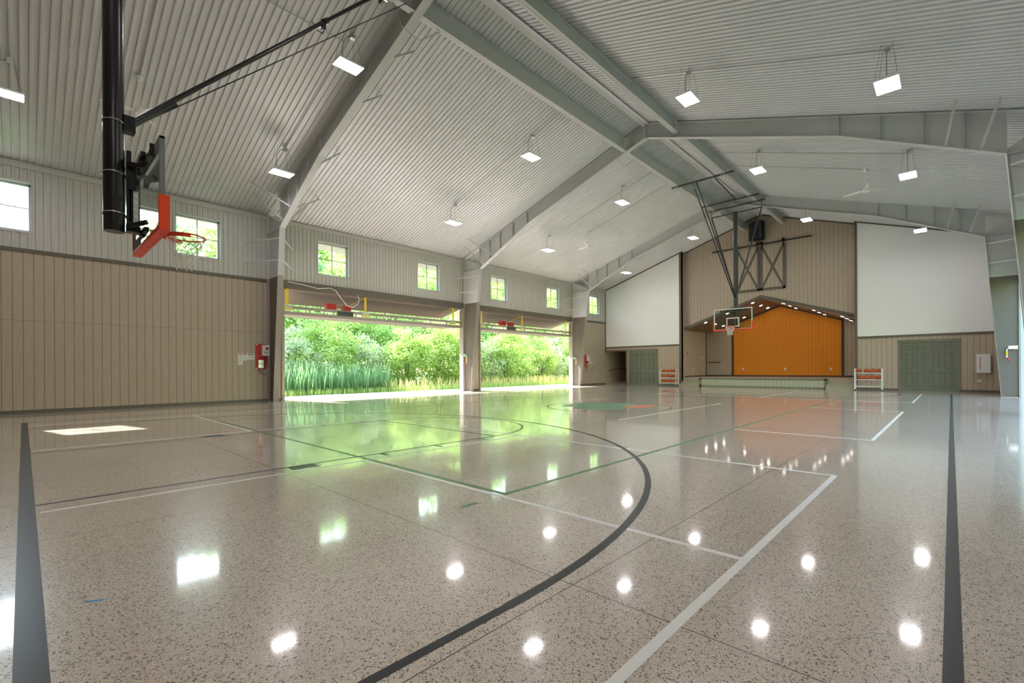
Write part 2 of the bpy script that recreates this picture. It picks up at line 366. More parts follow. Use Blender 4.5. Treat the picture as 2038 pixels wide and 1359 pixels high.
b.build('floor_logo', M['logoorange'], fl, label='orange patch of the centre emblem')
t = MB().add([(4.402, .186, .001), (4.446, .256, .001), (4.461, .247, .001), (4.417, .177, .001), (4.402, .186, .0003), (4.446, .256, .0003), (4.461, .247, .0003), (4.417, .177, .0003)], [(0, 3, 2, 1), (4, 5, 6, 7), (0, 1, 5, 4), (1, 2, 6, 5), (2, 3, 7, 6), (3, 0, 4, 7)]).build('tape_strip', M['tape'], origin=(4.45, .21, 0)); tag(t, 'short piece of blue tape stuck on the concrete near the left baseline', 'tape')

# ------------------------------------------------------------------ left wall
b = MB()
holes = [(a, c, -1, ZH) for a, c in BAYS] + WIN
grid_wall(b, 1, YB, 36.0, 0, 7.0, XL - 0.22, XL, [h for h in holes])
wl = S(b.build('wall_left', M['sid_y']))
def ribbed(mb, holes, y0, y1, z0, z1, x, d, pitch=0.1524):
    """vertical ribbed cladding, ribs standing out by d towards +x (d<0: towards -x)"""
    prof = [(0.0, 0), (0.082, 0), (0.094, 1), (0.140, 1), (0.1524, 0)]
    n = int((y1 - y0) / pitch)
    for i in range(n):
        for k in range(4):
            ya = y0 + i * pitch + prof[k][0]; yb = y0 + i * pitch + prof[k + 1][0]; xa = x + d * prof[k][1]; xb = x + d * prof[k + 1][1]
            zz = [(z0, z1)]
            for h in holes:
                if h[0] < (ya + yb) / 2 < h[1]: zz = [(z0, max(z0, h[2])), (min(z1, h[3]), z1)]
            for a, c in zz:
                if c - a > 0.01: mb.add([(xa, ya, a), (xb, yb, a), (xb, yb, c), (xa, ya, c)], [(0, 1, 2, 3) if d > 0 else (3, 2, 1, 0)])
b = MB(); ribbed(b, WIN, YB, 29.45, 4.53, 6.86, XL + .004, 0.026); b.build('wall_cladding', M['clad'], wl, label='light grey ribbed metal cladding')
# horizontal band and eave trim, head casing
b = MB()
for a, c in ((YB, BAYS[0][0]), (BAYS[0][1], BAYS[1][0]), (BAYS[1][1], 29.45)): b.box((XL + .001, a, 4.43), (XL + .04, c, 4.53))
for a, c in BAYS: b.box((XL + .001, a - .1, ZH), (XL + .05, c + .1, 4.60)); b.box((XL - .22, a, ZH - .03), (XL + .05, c, ZH))
S(b.build('trim_1', M['taupe']))
b = MB(); b.box((XL + .001, YB, 6.72), (XL + .045, 29.45, 6.86)); b.box((XL + .001, YB, 6.86), (XL + .06, 29.45, 6.885)); S(b.build('trim_2', M['clad']))
b = MB()
for a, c in BAYS:
    for y, s in ((a, -1), (c, 1)):
        b.box((XL - .24, y - s * .012, 0), (XL + .05, y + s * .09, ZH - .03))
S(b.build('trim_3', M['taupe_l']))
b = MB()
for a, c in ((YB, BAYS[0][0] - .09), (BAYS[0][1] + .09, BAYS[1][0] - .09), (BAYS[1][1] + .09, 29.44)): b.box((XL + .001, a, 0), (XL + .03, c, 0.10))
S(b.build('baseboard_left', M['taupe']))
# windows
for i, y in enumerate(WIN_Y):
    z0, z1 = 5.0, 6.35; a, c = y - .66, y + .66
    wf = MB()
    for p, q in (((a - .04, z0 - .04), (c + .04, z0)), ((a - .04, z1), (c + .04, z1 + .04)), ((a - .04, z0), (a, z1)), ((c, z0), (c + .04, z1))):
        wf.box((XL - .0, p[0], p[1]), (XL + .036, q[0], q[1]))
    w_ = S(wf.build('window_%d' % (i + 1), M['clad']))
    rv = MB()
    for p, q in (((a, z0), (c, z0 + .012)), ((a, z1 - .012), (c, z1)), ((a, z0), (a + .012, z1)), ((c - .012, z0), (c, z1))): rv.box((XL - .16, p[0], p[1]), (XL + .02, q[0], q[1]))
    rv.build('window_reveal', M['frame'], w_)
    fr = MB(); t = .07
    for p, q in (((a, z0), (c, z0 + t)), ((a, z1 - t), (c, z1)), ((a, z0), (a + t, z1)), ((c - t, z0), (c, z1))): fr.box((XL - .19, p[0], p[1]), (XL - .12, q[0], q[1]))
    fr.build('window_frame', M['frame'], w_)
    mu = MB(); mu.box((XL - .17, y - .013, z0 + t), (XL - .145, y + .013, z1 - t)); mu.box((XL - .17, a + t, 5.662), (XL - .145, c - t, 5.688)); mu.build('muntin', M['grey'], w_, label='thin glazing cross, backlit darkness put into its grey')  # grey stands in for the backlit look of the glazing bars
    MB().box((XL - .160, a + t, z0 + t), (XL - .155, c - t, z1 - t)).build('window_pane', M['winglass'], w_)

# ------------------------------------------------------------------ right wall, rear wall
b = MB(); grid_wall(b, 1, YB, 35.0, 0, 7.0, XR, XR + 0.22, [(a, c, -1, ZH) for a, c in BAYS]); wr = S(b.build('wall_right', M['sid_y']))
b = MB(); ribbed(b, [], YB, 29.45, 4.53, 6.86, XR - .004, -0.026); b.build('wall_cladding', M['clad'], wr)
b = MB()
for a, c in BAYS:
    b.box((XR - .05, a - .1, ZH), (XR - .001, c + .1, 4.60))
    for y, s in ((a, -1), (c, 1)): b.box((XR - .05, y - s * .012, 0), (XR + .24, y + s * .12, ZH - .01))
S(b.build('trim_4', M['steel']))
S(MB().box((XR - .03, BAYS[1][1] + .13, 0), (XR - .001, 29.44, .10)).build('baseboard_right', M['taupe']))
b = MB(); b.prism([(XL - .2, YB, 0), (XR + .2, YB, 0), (XR + .2, YB, ceil(XR)), (RX, YB, RZ), (XL - .2, YB, ceil(XL))], (0, -.2, 0)); S(b.build('wall_front', M['sid_x']))

# ------------------------------------------------------------------ ceiling (ribbed liner panels, ribs run up the slope)
b = MB(); pitch = 0.1524; prof = [(0.0, 0), (0.096, 0), (0.106, 1), (0.142, 1), (0.1524, 0)]
NR = int((30.0 - YB) / pitch) + 1
for x0, x1 in ((XL - .25, -7.3), (-7.3, -3.9), (-3.9, RX), (RX, 2.8), (2.8, 6.2), (6.2, XR + .25)):
    lap = 0.003 if abs((x0 + x1) / 2 - RX) > 5 else (0.0 if abs((x0 + x1) / 2 - RX) < 2.5 else 0.0015)
    for i in range(NR):
        for k in range(4):
            ya = YB + i * pitch + prof[k][0]; yb = YB + i * pitch + prof[k + 1][0]; da = .030 * prof[k][1] + lap; db = .030 * prof[k + 1][1] + lap
            b.add([(x0, ya, ceil(x0) - da), (x0, yb, ceil(x0) - db), (x1, yb, ceil(x1) - db), (x1, ya, ceil(x1) - da)], [(0, 1, 2, 3)])
cl = S(b.build('ceiling', M['ceil']))
b = MB()
for x0, x1 in ((XL - .28, RX), (RX, XR + .28)):
    b.prism([(x0, YB - .3, ceil(x0) + .05), (x1, YB - .3, ceil(x1) + .05), (x1, YB - .3, ceil(x1) + .22), (x0, YB - .3, ceil(x0) + .22)], (0, 44.5, 0))
x0 = XL - 1.65; b.prism([(x0, 1.2, ceil(x0) + .05), (XL - .28, 1.2, ceil(XL - .28) + .05), (XL - .28, 1.2, ceil(XL - .28) + .22), (x0, 1.2, ceil(x0) + .22)], (0, 34.5, 0))  # deep eave added to keep sun out of the windows past the first
b.build('roof_deck_added_eave', M['steel'], cl)
b = MB(); b.prism([(RX - .14, YB, RZ - .115), (RX + .0, YB, RZ - .072), (RX + .14, YB, RZ - .115), (RX + .14, YB, RZ - .095), (RX, YB, RZ - .05), (RX - .14, YB, RZ - .095)], (0, 30.0 - YB, 0)); b.build('ridge_flashing', M['ceil'], cl)

# ------------------------------------------------------------------ steel portal frames
ZT = 4.55
def frame(yf, label):
    t = thing('steel_frame', label, 'steel frame', (RX, yf, 0), 'tapered steel portal frames')
    og = (RX, yf, 0)
    for s, xo, xb, xk, zk, xp in ((-1, XL + .06, -10.27, -9.58, 6.20, -6.41), (1, XR - .01, 8.95, 8.54, 6.12, 5.31)):
        k = (zk - 0) ; xm = xb + (xk - xb) * ZT / zk
        for nm, z0, z1, x0_, x1_, mt in (('column_base', 0, ZT, xb, xm, M['taupe_l']), ('column_top', ZT, zk, xm, xk, M['steel'])):
            c = MB(); c.prism([(xo, yf - .006, z0), (x0_, yf - .006, z0), (x1_, yf - .006, z1), (xo, yf - .006, z1)], (0, .012, 0))
            if nm == 'column_base': c.build('column_web', M['taupe'], t, origin=og); c = MB()  # one taupe column: web's shade and flange's brightness put into separate colours
            if nm == 'column_top': c.prism([(xo, yf - .006, zk), (xk, yf - .006, zk), (xk, yf - .006, zk + .12), (xo, yf - .006, ceil(xo) - .03)], (0, .012, 0)); c.box((xo, yf - .1, z0), (xo - s * .012, yf + .1, ceil(xo) - .05)); c.bar((xo, yf, zk - .02), (xk, yf, zk - .02), .2, .012)
            else: c.box((xo, yf - .1, z0), (xo - s * .012, yf + .1, z1)); c.box((xo, yf - .1, 0), (x0_ - s * .02, yf + .1, .02))
            c.prism([(x0_, yf - .1, z0), (x0_ - s * .012, yf - .1, z0), (x1_ - s * .012, yf - .1, z1), (x1_, yf - .1, z1)], (0, .2, 0))
            c.build(nm, mt, t, origin=og)
        # rafter: web, lower flange, upper flange, stiffener plates
        r = MB(); zp = ceil(xp) - .60; za = RZ - .57
        low = [(xk, zk), (xp, zp), (RX, za)]
        r.prism([(xk, yf - .005, zk), (xp, yf - .005, zp), (RX, yf - .005, za), (RX, yf - .005, RZ - .03), (xk, yf - .005, ceil(xk) - .03)], (0, .010, 0))
        r.build('rafter_web', M['steel'], t, origin=og)
        r = MB()
        for (xa, z0), (xc, z1) in zip(low[:-1], low[1:]): r.bar((xa, yf, z0), (xc, yf, z1), .2, .016)
        r.bar((xo, yf, ceil(xo) - .045), (RX, yf, RZ - .045), .2, .014)
        r.build('rafter_flange', M['steel'], t, origin=og)
        for q in (0.0, .22, .45, .72, 1.0):
            x = xk + (xp - xk) * q if q < 1 else xp; z = zk + (zp - zk) * q
            r = MB(); r.box((x - .006, yf - .085, z), (x + .006, yf + .085, ceil(x) - .05)); r.build('stiffener_plate', M['steel'], t, origin=og)
        # flange braces to the ceiling
        for xa, xc, dy, both in (((-8.65, -9.2, 1.15, 1), (-9.3, -9.78, .9, 1), (-6.77, -6.77, .75, 0), (-4.22, -4.22, .75, 0), (-2.64, -2.64, .75, 0)) if s < 0 else ((7.5, 7.68, .8, 1), (8.12, 8.4, .8, 1), (5.3, 5.3, .7, 0))):
            xx = max(min(xa, max(xk, xp, RX)), min(xk, xp, RX))
            zb = zk + (zp - zk) * (xa - xk) / (xp - xk) if (xa - xp) * (xa - xk) <= 0 else zp + (za - zp) * (xa - xp) / (RX - xp)
            for sy in ((-1, 1) if both else (1,)):
                r = MB(); r.bar((xa, yf + sy * .09, zb + .05), (xc, yf + sy * dy, ceil(xc) - .05), .045, .045); r.build('flange_brace', M['steel'], t, origin=og)
        for z in (5.0, 5.75):
            for sy in (-1, 1):
                xc = xm + (xk - xm) * (z - ZT) / (zk - ZT); xw = XL + .04 if s < 0 else XR - .04
                r = MB(); r.bar((xc - s * -.03, yf + sy * .08, z + .08), (xw, yf + sy * .85, z), .035, .035); r.build('flange_brace', M['steel'], t, origin=og)
    r = MB(); r.box((RX - .015, yf - .11, RZ - .62), (RX + .015, yf + .11, RZ - .05)); r.build('ridge_plate', M['steel'], t, origin=og)
    return t
frame(FR[0], 'grey tapered steel roof frame nearest the camera, left of the first open doorway')
frame(FR[1], 'grey tapered steel roof frame standing between the two open doorways')
frame(FR[2], 'grey tapered steel roof frame nearest the stage wall, beyond the second open doorway')

# ridge beams
for x, zb, lab in ((-1.42, 9.40, 'long light grey steel beam under the left side of the roof ridge'), (0.60, 9.40, 'long light grey steel beam under the right side of the roof ridge')):
    b = MB()
    for y0, y1 in ((YB, FR[0] - .12), (FR[0] + .12, FR[1] - .12), (FR[1] + .12, FR[2] - .12), (FR[2] + .12, 29.9)):
        b.box((x - .085, y0, zb), (x + .085, y1, zb + .014)); b.box((x - .005, y0, zb), (x + .005, y1, ceil(x) - .03)); b.box((x - .085, y0, ceil(x) - .075), (x + .085, y1, ceil(x) - .055))
    # splice under the frames
    for yf in FR: b.box((x - .085, yf - .12, zb), (x + .085, yf + .12, zb + .014))
    o = b.build('roof_beam', M['steel'], origin=(x, 10, zb)); tag(o, lab, 'beam', 'roof beams beside the ridge')
# ------------------------------------------------------------------ end wall (stage side)
CL, CR, YC = -5.15, 3.98, 29.93              # centre bay, set back
b = MB()
PW = (-10.875, -9.19, -1, 2.38)
grid_wall(b, 0, XL, CL, 0, 2.70, YE, YE + .2, [PW]); grid_wall(b, 0, CR, XR, 0, 2.70, YE, YE + .2, [])
b.prism([(XL, YE, 2.70), (CL, YE, 2.70), (CL, YE, ceil(CL)), (XL, YE, ceil(XL))], (0, .2, 0))
b.prism([(CR, YE, 2.70), (XR, YE, 2.70), (XR, YE, ceil(XR)), (CR, YE, ceil(CR))], (0, .2, 0))
# centre: gable wall over the stage opening, returns
b.prism([(CL, YC, 3.70), (-.555, YC, 5.32), (-.555, YC, RZ), (CL, YC, ceil(CL))], (0, .15, 0)); b.prism([(-.555, YC, 5.32), (CR, YC, 3.82), (CR, YC, ceil(CR)), (-.555, YC, RZ)], (0, .15, 0))
wb = S(b.build('wall_back', M['sid_x']))
b = MB(); b.box((CL - .15, YE + .2, 0), (CL, 34.3, ceil(CL))); b.box((CR, YE + .2, 0), (CR + .15, 34.3, ceil(CR))); b.box((CL - .01, YE, 0), (CL, YE + .25, ceil(CL))); b.build('wall_return', M['sid_s'], wb)
b = MB(); b.box((XL, YE + 4.9, 0), (XR, YE + 5.1, 10.5)); b.build('wall_return', M['sid_x'], wb)
# screens
for x0, x1, lab, n in ((XL + .05, CL - .13, 'white painted projection panel high on the end wall left of the stage', 0), (CR + .10, XR, 'white painted projection panel high on the end wall right of the stage', 1)):
    b = MB(); b.prism([(x0, YE - .012, 2.72), (x1, YE - .012, 2.72), (x1, YE - .012, ceil(x1) - .05), (x0, YE - .012, ceil(x0) - .05)], (0, .012, 0))
    o = b.build('projection_screen', M['white'], origin=((x0 + x1) / 2, YE, 2.7)); tag(o, lab, 'projection screen', 'white panels beside the stage')
b = MB()
b.box((XL, YE - .04, 2.62), (CL - .1, YE, 2.72)); b.box((CR + .1, YE - .04, 2.62), (XR, YE, 2.72)); b.box((XL + .0, YE - .04, 2.3), (XL + .06, YE, ceil(XL) - .05))
b.box((CL - .13, YE - .045, 0), (CL, YE, ceil(CL) - .03)); b.box((CR, YE - .045, 0), (CR + .11, YE, ceil(CR) - .03))
for x0, x1 in ((XL, CL), (CR, XR)): b.prism([(x0, YE - .05, ceil(x0) - .10), (x1, YE - .05, ceil(x1) - .10), (x1, YE - .05, ceil(x1) - .03), (x0, YE - .05, ceil(x0) - .03)], (0, .05, 0))
for x0, x1 in ((CL, RX), (RX, CR)): b.prism([(x0, YC - .03, ceil(x0) - .10), (x1, YC - .03, ceil(x1) - .10), (x1, YC - .03, ceil(x1) - .03), (x0, YC - .03, ceil(x0) - .03)], (0, .03, 0))
S(b.build('trim_5', M['taupe']))
b = MB()
for p, q in (((CL, 3.70), (-.555, 5.32)), ((-.555, 5.32), (CR, 3.82))): b.prism([(p[0], YC - .035, p[1] - .02), (q[0], YC - .035, q[1] - .02), (q[0], YC - .035, q[1] + .12), (p[0], YC - .035, p[1] + .12)], (0, .035, 0))
S(b.build('trim_6', M['taupe']))
b = MB(); b.box((-9.09, YE - .03, 0), (-9.02, YE, .10)); b.box((-6.73, YE - .03, 0), (CL - .14, YE, .10)); b.box((CR + .12, YE - .03, 0), (5.70, YE, .1)); b.box((7.88, YE - .03, 0), (XR, YE, .1)); S(b.build('baseboard_back', M['taupe']))
b = MB(); b.box((-9.19, YE - .03, 0), (-9.09, YE + .0, 2.46)); b.box((XL + .03, YE - .03, 2.38), (-9.09, YE, 2.46)); S(b.build('trim_7', M['taupe']))
# side passage with ramp and handrail
b = MB(); b.prism([(XL, YE, 0), (XL, 34.3, .42), (XL, 34.3, -.1), (XL, YE, -.1)], (1.75, 0, 0)); S(b.build('ramp', M['stagefl'], label='tan ramp rising in the side passage'))
b = MB(); b.box((-9.19, YE + .2, 0), (-9.05, 34.3, 2.6)); b.box((XL, YE + .2, 2.5), (-9.05, 34.3, 2.6)); S(b.build('passage_wall', M['sid_s']))
hr = thing('handrail', 'dark brown handrail fixed to the wall of the side passage', 'handrail', (XL + .08, 30.9, 1.05))
b = MB(); b.path([(XL + .09, 29.75, .98), (XL + .09, 30.0, 1.02), (XL + .09, 33.6, 1.30), (XL + .09, 33.8, 1.30)], .022, 8); b.build('rail', M['rail'], hr, origin=(XL + .08, 30.9, 1.05), smooth=True)
for y in (30.0, 31.6, 33.2): MB().path([(XL, y, .95 + (y - 30) * .078), (XL + .05, y, .95 + (y - 30) * .078), (XL + .09, y, 1.0 + (y - 30) * .078)], .01, 6).build('bracket', M['rail'], hr, origin=(XL + .08, 30.9, 1.05))

# ------------------------------------------------------------------ doors
def double_door(idx, xc, zf=2.44):
    wd = 2.17; hh = 2.44; x0 = xc - wd / 2; x1 = xc + wd / 2
    b = MB(); b.box((x0, YE - .05, 0), (x0 + .12, YE - .0, hh)); b.box((x1 - .12, YE - .05, 0), (x1, YE, hh)); b.box((x0 - .02, YE - .055, hh - .12), (x1 + .02, YE, hh + .02))
    d = S(b.build('door_%d' % idx, M['doorp']))
    for s, a, c in ((0, x0 + .125, xc - .004), (1, xc + .004, x1 - .125)):
        lf = MB(); y = YE - .025; W = c - a; H = hh - .13
        lf.box((a, y, .01), (c, y + .024, H))
        cw = W * .29; gx = (W - 2 * cw) / 3
        lf_o = lf.build('door_leaf', M['doorp'], d)
        pn = MB()
        for pz0, pz1 in ((.20, .90), (1.08, 1.82), (1.95, 2.18)):
            for k in range(2):
                px = a + gx + k * (cw + gx)
                for q in (((px, pz0), (px + cw, pz0 + .025)), ((px, pz1 - .025), (px + cw, pz1)), ((px, pz0), (px + .025, pz1)), ((px + cw - .025, pz0), (px + cw, pz1))): pn.box((q[0][0], y - .03, q[0][1]), (q[1][0], y, q[1][1]))
                pn.box((px + .05, y - .006, pz0 + .05), (px + cw - .05, y, pz1 - .05))
        pn.build('raised_panel', M['doorp'], lf_o, bevel=.003)
        for z in (.25, 1.2, 2.05):
            hx = a - .006 if s == 0 else c + .006; MB().tube((hx, y - .008, z - .05), (hx, y - .008, z + .05), .009, 8).build('hinge', M['silver'], lf_o)
        if s == 1:
            h = MB(); h.tube((a + .06, y, .98), (a + .06, y - .05, .98), .028, 12); h.box((a + .05, y - .06, .968), (a + .17, y - .045, .992)); h.build('door_handle', M['silver'], lf_o, label='silver lever handle')
    return d
double_door(1, -7.88); double_door(2, 6.79)

# ------------------------------------------------------------------ stage
ZS = 0.56
b = MB(); b.box((CL, 29.87, 0), (CR, 34.3, ZS)); b.box((-3.95, 29.42, 0), (2.75, 29.87, ZS)); stg = S(b.build('stage_platform', M['stagefl']))
b = MB(); b.box((-3.86, 29.405, .07), (2.66, 29.42, ZS - .10)); b.build('stage_skirt', siding('pale_skirt_siding', lin((176, 174, 150)), 0, joint=99), stg, label='pale grooved skirt panel')
b = MB(); b.box((-3.97, 29.39, ZS - .12), (2.77, 29.42, ZS - .02)); b.box((-3.97, 29.39, 0), (2.77, 29.42, .07)); b.box((-3.97, 29.39, 0), (-3.86, 29.42, ZS - .02)); b.box((2.66, 29.39, 0), (2.77, 29.42, ZS - .02)); b.box((-3.98, 29.4, 0), (-3.95, 29.86, ZS - .02)); b.box((2.75, 29.4, 0), (2.78, 29.86, ZS - .02))
b.build('stage_skirt_frame', M['doorp'], stg)
for x0, x1, lab in ((CL + .002, -3.98, 'tan wooden steps up to the left end of the stage'), (2.78, CR - .002, 'tan wooden steps up to the right end of the stage')):
    t = thing('stage_steps', lab, 'steps', ((x0 + x1) / 2, 29.5, 0), 'steps at the ends of the stage')
    for k, (y, z) in enumerate(((29.02, .14), (29.30, .28), (29.58, .42))):
        b = MB(); b.box((x0, y, .0 if k == 0 else .0), (x1, 29.868, z - .03)) if k == 0 else b.box((x0, y, z - .14), (x1, 29.868, z - .03)); b.box((x0, y - .02, z - .03), (x1, 29.868 if k < 2 else 29.868, z)); b.build('step', M['treadp'], t, origin=((x0 + x1) / 2, 29.5, 0))
YS = 34.3
def soff(x): return 5.26 - .352 * abs(x + .555)
b = MB(); b.prism([(-3.47, YS - .06, ZS), (2.73, YS - .06, ZS), (2.73, YS - .06, soff(2.73) - .0), (-.555, YS - .06, 5.26), (-3.47, YS - .06, soff(-3.47))], (0, .05, 0)); S(b.build('wall_stage', M['orange']))
b = MB(); b.box((CL, YS - .03, 0), (CR, YS, 5.3)); b.build('wall_return', M['sid_x'], wb)
b = MB()
for p, q in (((CL, soff(CL)), (-.555, 5.26)), ((-.555, 5.26), (CR, soff(CR)))): b.prism([(p[0], YC, p[1]), (q[0], YC, q[1]), (q[0], YC, q[1] + .1), (p[0], YC, p[1] + .1)], (0, YS - YC + .05, 0))
S(b.build('ceiling_stage', M['soffit']))
b = MB(); b.box((-3.60, YS - .10, ZS), (-3.47, YS - .03, soff(-3.6))); b.box((2.73, YS - .10, ZS), (2.86, YS - .03, soff(2.86))); b.box((CL, YS - .09, ZS), (CR, YS - .03, ZS + .09))
for p, q in (((-3.5, soff(-3.5)), (-.555, 5.26)), ((-.555, 5.26), (2.8, soff(2.8)))): b.prism([(p[0], YS - .10, p[1] - .09), (q[0], YS - .10, q[1] - .09), (q[0], YS - .10, q[1]), (p[0], YS - .10, p[1])], (0, .07, 0))
b.box((CL, YC, ZS), (CL + .02, YS - .1, ZS + .08)); b.box((CR - .02, YC, ZS), (CR, YS - .1, ZS + .08)); b.box((CL, 33.55, ZS), (CL + .03, 33.65, soff(CL)))
S(b.build('trim_8', M['rail']))
# stage downlights
def dl_mesh():
    o = thing('downlight', 'x', 'recessed light', (0, 0, 0)); MB().tube((0, 0, -.012), (0, 0, .0), .105, 20).build('trim_ring', M['whitegl'], o); MB().tube((0, 0, -.016), (0, 0, -.012), .082, 20).build('lens', M['slamp'], o)
    return o
spots = []
for side, xs, ys in (('left', (-1.1, -2.55, -3.9), (30.25, 31.9, 33.45)), ('right', (.55, 2.05, 3.35), (30.25, 31.7, 33.2))):
    for i, x in enumerate(xs):
        for j, y in enumerate(ys): spots.append((side, i, j, x, y))
first = None; ORD = ('in the top row', 'in the middle row', 'in the lowest row'); ORY = ('at the front edge', 'halfway back', 'by the orange wall')
for side, i, j, x, y in spots:
    lab = 'round recessed light %s of the %s stage soffit, %s' % (ORD[i], side, ORY[j])
    sg = -1 if side == 'left' else 1
    if first is None: first = dl_mesh(); o = first; o.location = (x, y, soff(x)); o['label'] = lab
    else: o = dup(first, (x, y, soff(x)), 0, lab)
    o.rotation_euler = (0, math.atan(.352) * sg, 0); o['group'] = 'recessed lights over the stage'
# wall plates
def plate(loc, n, lab, wd=.075, h=.12, cat='outlet', mt='whitegl', name='wall_outlet'):
    """n: 'y' faces -y, 'x' faces +x"""
    t = thing(name, lab, cat, loc)
    b = MB(); (b.box((-wd / 2, -.008, -h / 2), (wd / 2, 0, h / 2)) if n == 'y' else b.box((0, -wd / 2, -h / 2), (.008, wd / 2, h / 2))); b.build('cover_plate', M[mt], t, bevel=.002)
    b = MB()
    for z in (-h * .22, h * .22): (b.box((-wd * .22, -.011, z - h * .11), (wd * .22, -.008, z + h * .11)) if n == 'y' else b.box((.008, -wd * .22, z - h * .11), (.011, wd * .22, z + h * .11)))
    b.build('socket', M['frame'] if mt == 'whitegl' else M['dgrey'], t)
    return t
plate((-2.86, YS - .06, 1.08), 'y', 'white outlet low on the orange wall, left one of three', .10, .16)
plate((-.30, YS - .06, 1.07), 'y', 'white outlet low on the orange wall, middle one of three', .10, .16)
plate((2.19, YS - .06, 1.06), 'y', 'white outlet low on the orange wall, right one of three', .10, .16)
plate((CL, 31.3, 1.03), 'x', 'white outlet low on the left stage side wall, nearer the steps', .09, .15)
plate((CL, 33.05, 1.02), 'x', 'white outlet low on the left stage side wall, nearer the back', .09, .15)
plate((CL, 32.5, 1.86), 'x', 'narrow white switch at head height on the left stage side wall', .07, .15, 'switch', name='wall_switch')
plate((CL, 33.05, 1.86), 'x', 'wide white switch beside the narrow one on the left stage side wall', .16, .15, 'switch', name='wall_switch')
plate((CL, 30.4, 2.13), 'x', 'small dark wall plate on the left stage side wall above the steps', .12, .12, 'switch', 'black', name='wall_switch')
plate((8.49, YE, .51), 'y', 'white outlet below the white cabinet on the right end wall', .12, .12)
plate((XL, 28.23, .63), 'x', 'white outlet low on the left wall beyond the last frame', .08, .13)
b = MB(); b.tube((CL + .09, 33.75, 1.55), (-4.35, YS - .12, 1.55), .03, 8); o = b.build('grab_rail', M['rail'], origin=(-4.7, 34.1, 1.55)); tag(o, 'short dark rail in the back left corner of the stage', 'rail')

# loudspeaker
sp = thing('loudspeaker', 'black loudspeaker hanging on the end wall above the barn door track', 'loudspeaker', (-.68, 29.55, 9.15))
b = MB(); b.prism([(-.40, .26, -.52), (-.40, -.02, -.52), (-.12, -.30, -.52), (.30, -.30, -.52), (.40, -.02, -.52), (.40, .26, -.52)], (0, 0, 1.04)); sc = b.build('cabinet', M['speaker'], sp, bevel=.015)
b = MB(); b.box((-.10, -.315, -.48), (.28, -.30, .48)); b.build('grille', M['grille'], sp)
b = MB(); b.box((.28, -.312, -.5), (.30, -.298, .5)); b.build('grille_edge', M['grey'], sp)
b = MB(); b.bar((0, .2, .52), (0, .36, .60), .06, .03); b.bar((0, .2, -.52), (0, .36, -.58), .06, .03); b.box((-.1, .34, -.65), (.1, .38, .65)); b.build('bracket', M['grey'], sp)

# barn door track and decorative X panels
tr = thing('barn_door_track', 'long black sliding door rail with hangers high on the end wall', 'door track', (-.6, 29.9, 8.4))
b = MB(); b.box((-2.70, -.09, -.03), (2.66, -.07, .03)); b.build('rail', M['black'], tr)
b = MB()
for x in (-2.3, -1.1, .1, 1.3, 2.4): b.tube((x, .03, 0), (x, -.09, 0), .02, 8)
b.build('standoff', M['black'], tr)
def barn(xc, lab):
    t = thing('barn_door', lab, 'barn door', (xc, 29.9, 0), 'decorative barn doors above the stage')
    h0, h1, w2 = 5.69, 8.28, .66
    b = MB(); b.box((-w2, -.03, h0), (w2, -.005, h1)); b.build('door_board', M['sid_x'], t)
    b = MB()
    for a, c in (((-w2, h0), (w2, h0 + .14)), ((-w2, h0), (-w2 + .13, h1)), ((w2 - .13, h0), (w2, h1))): b.box((a[0], -.055, a[1]), (c[0], -.03, c[1]))
    b.build('door_frame', M['taupe'], t)
    b = MB()
    for s in (-1, 1):
        p = Vector((-s * (w2 - .1), 0, h0 + .12)); q = Vector((s * (w2 - .1), 0, h1 - .05)); d = (q - p).normalized(); nn = Vector((d.z, 0, -d.x)) * .06
        b.prism([(p + nn) + Vector((0, -.052 - .001 * s, 0)), (q + nn) + Vector((0, -.052 - .001 * s, 0)), (q - nn) + Vector((0, -.052 - .001 * s, 0)), (p - nn) + Vector((0, -.052 - .001 * s, 0))], (0, .02, 0))
    b.build('cross_brace', M['taupe'], t)
    for s in (-1, 1):
        b = MB(); b.box((s * (w2 - .1) - .025, -.075, h1 - .22), (s * (w2 - .1) + .025, -.06, h1 + .14)); b.tube((s * (w2 - .1), -.1, h1 + .2), (s * (w2 - .1), -.06, h1 + .2), .075, 16); b.build('roller_hanger', M['black'], t)
    return t
barn(-1.26, 'brown X-braced barn door panel under the track, left one behind the hoop mast'); barn(.09, 'brown X-braced barn door panel under the track, right one')

# white cabinet on the right end wall
cb = thing('wall_cabinet', 'white steel wall cabinet with a vertical line of red lettering right of the right doors', 'cabinet', (8.62, YE, 1.29))
b = MB(); b.box((-.22, -.16, -.42), (.22, 0, .42)); b.build('body', M['whitegl'], cb, bevel=.006)
b = MB(); b.box((-.185, -.168, -.385), (.185, -.16, .385)); dd = b.build('door', M['whitegl'], cb, bevel=.003)
b = MB(); z = .30
for i in range(15):
    hh = random.choice((.022, .03, .036)); b.box((-.125, -.1705, z - hh), (-.085, -.168, z)); z -= hh + .012
b.build('red_lettering', M['redink'], dd)
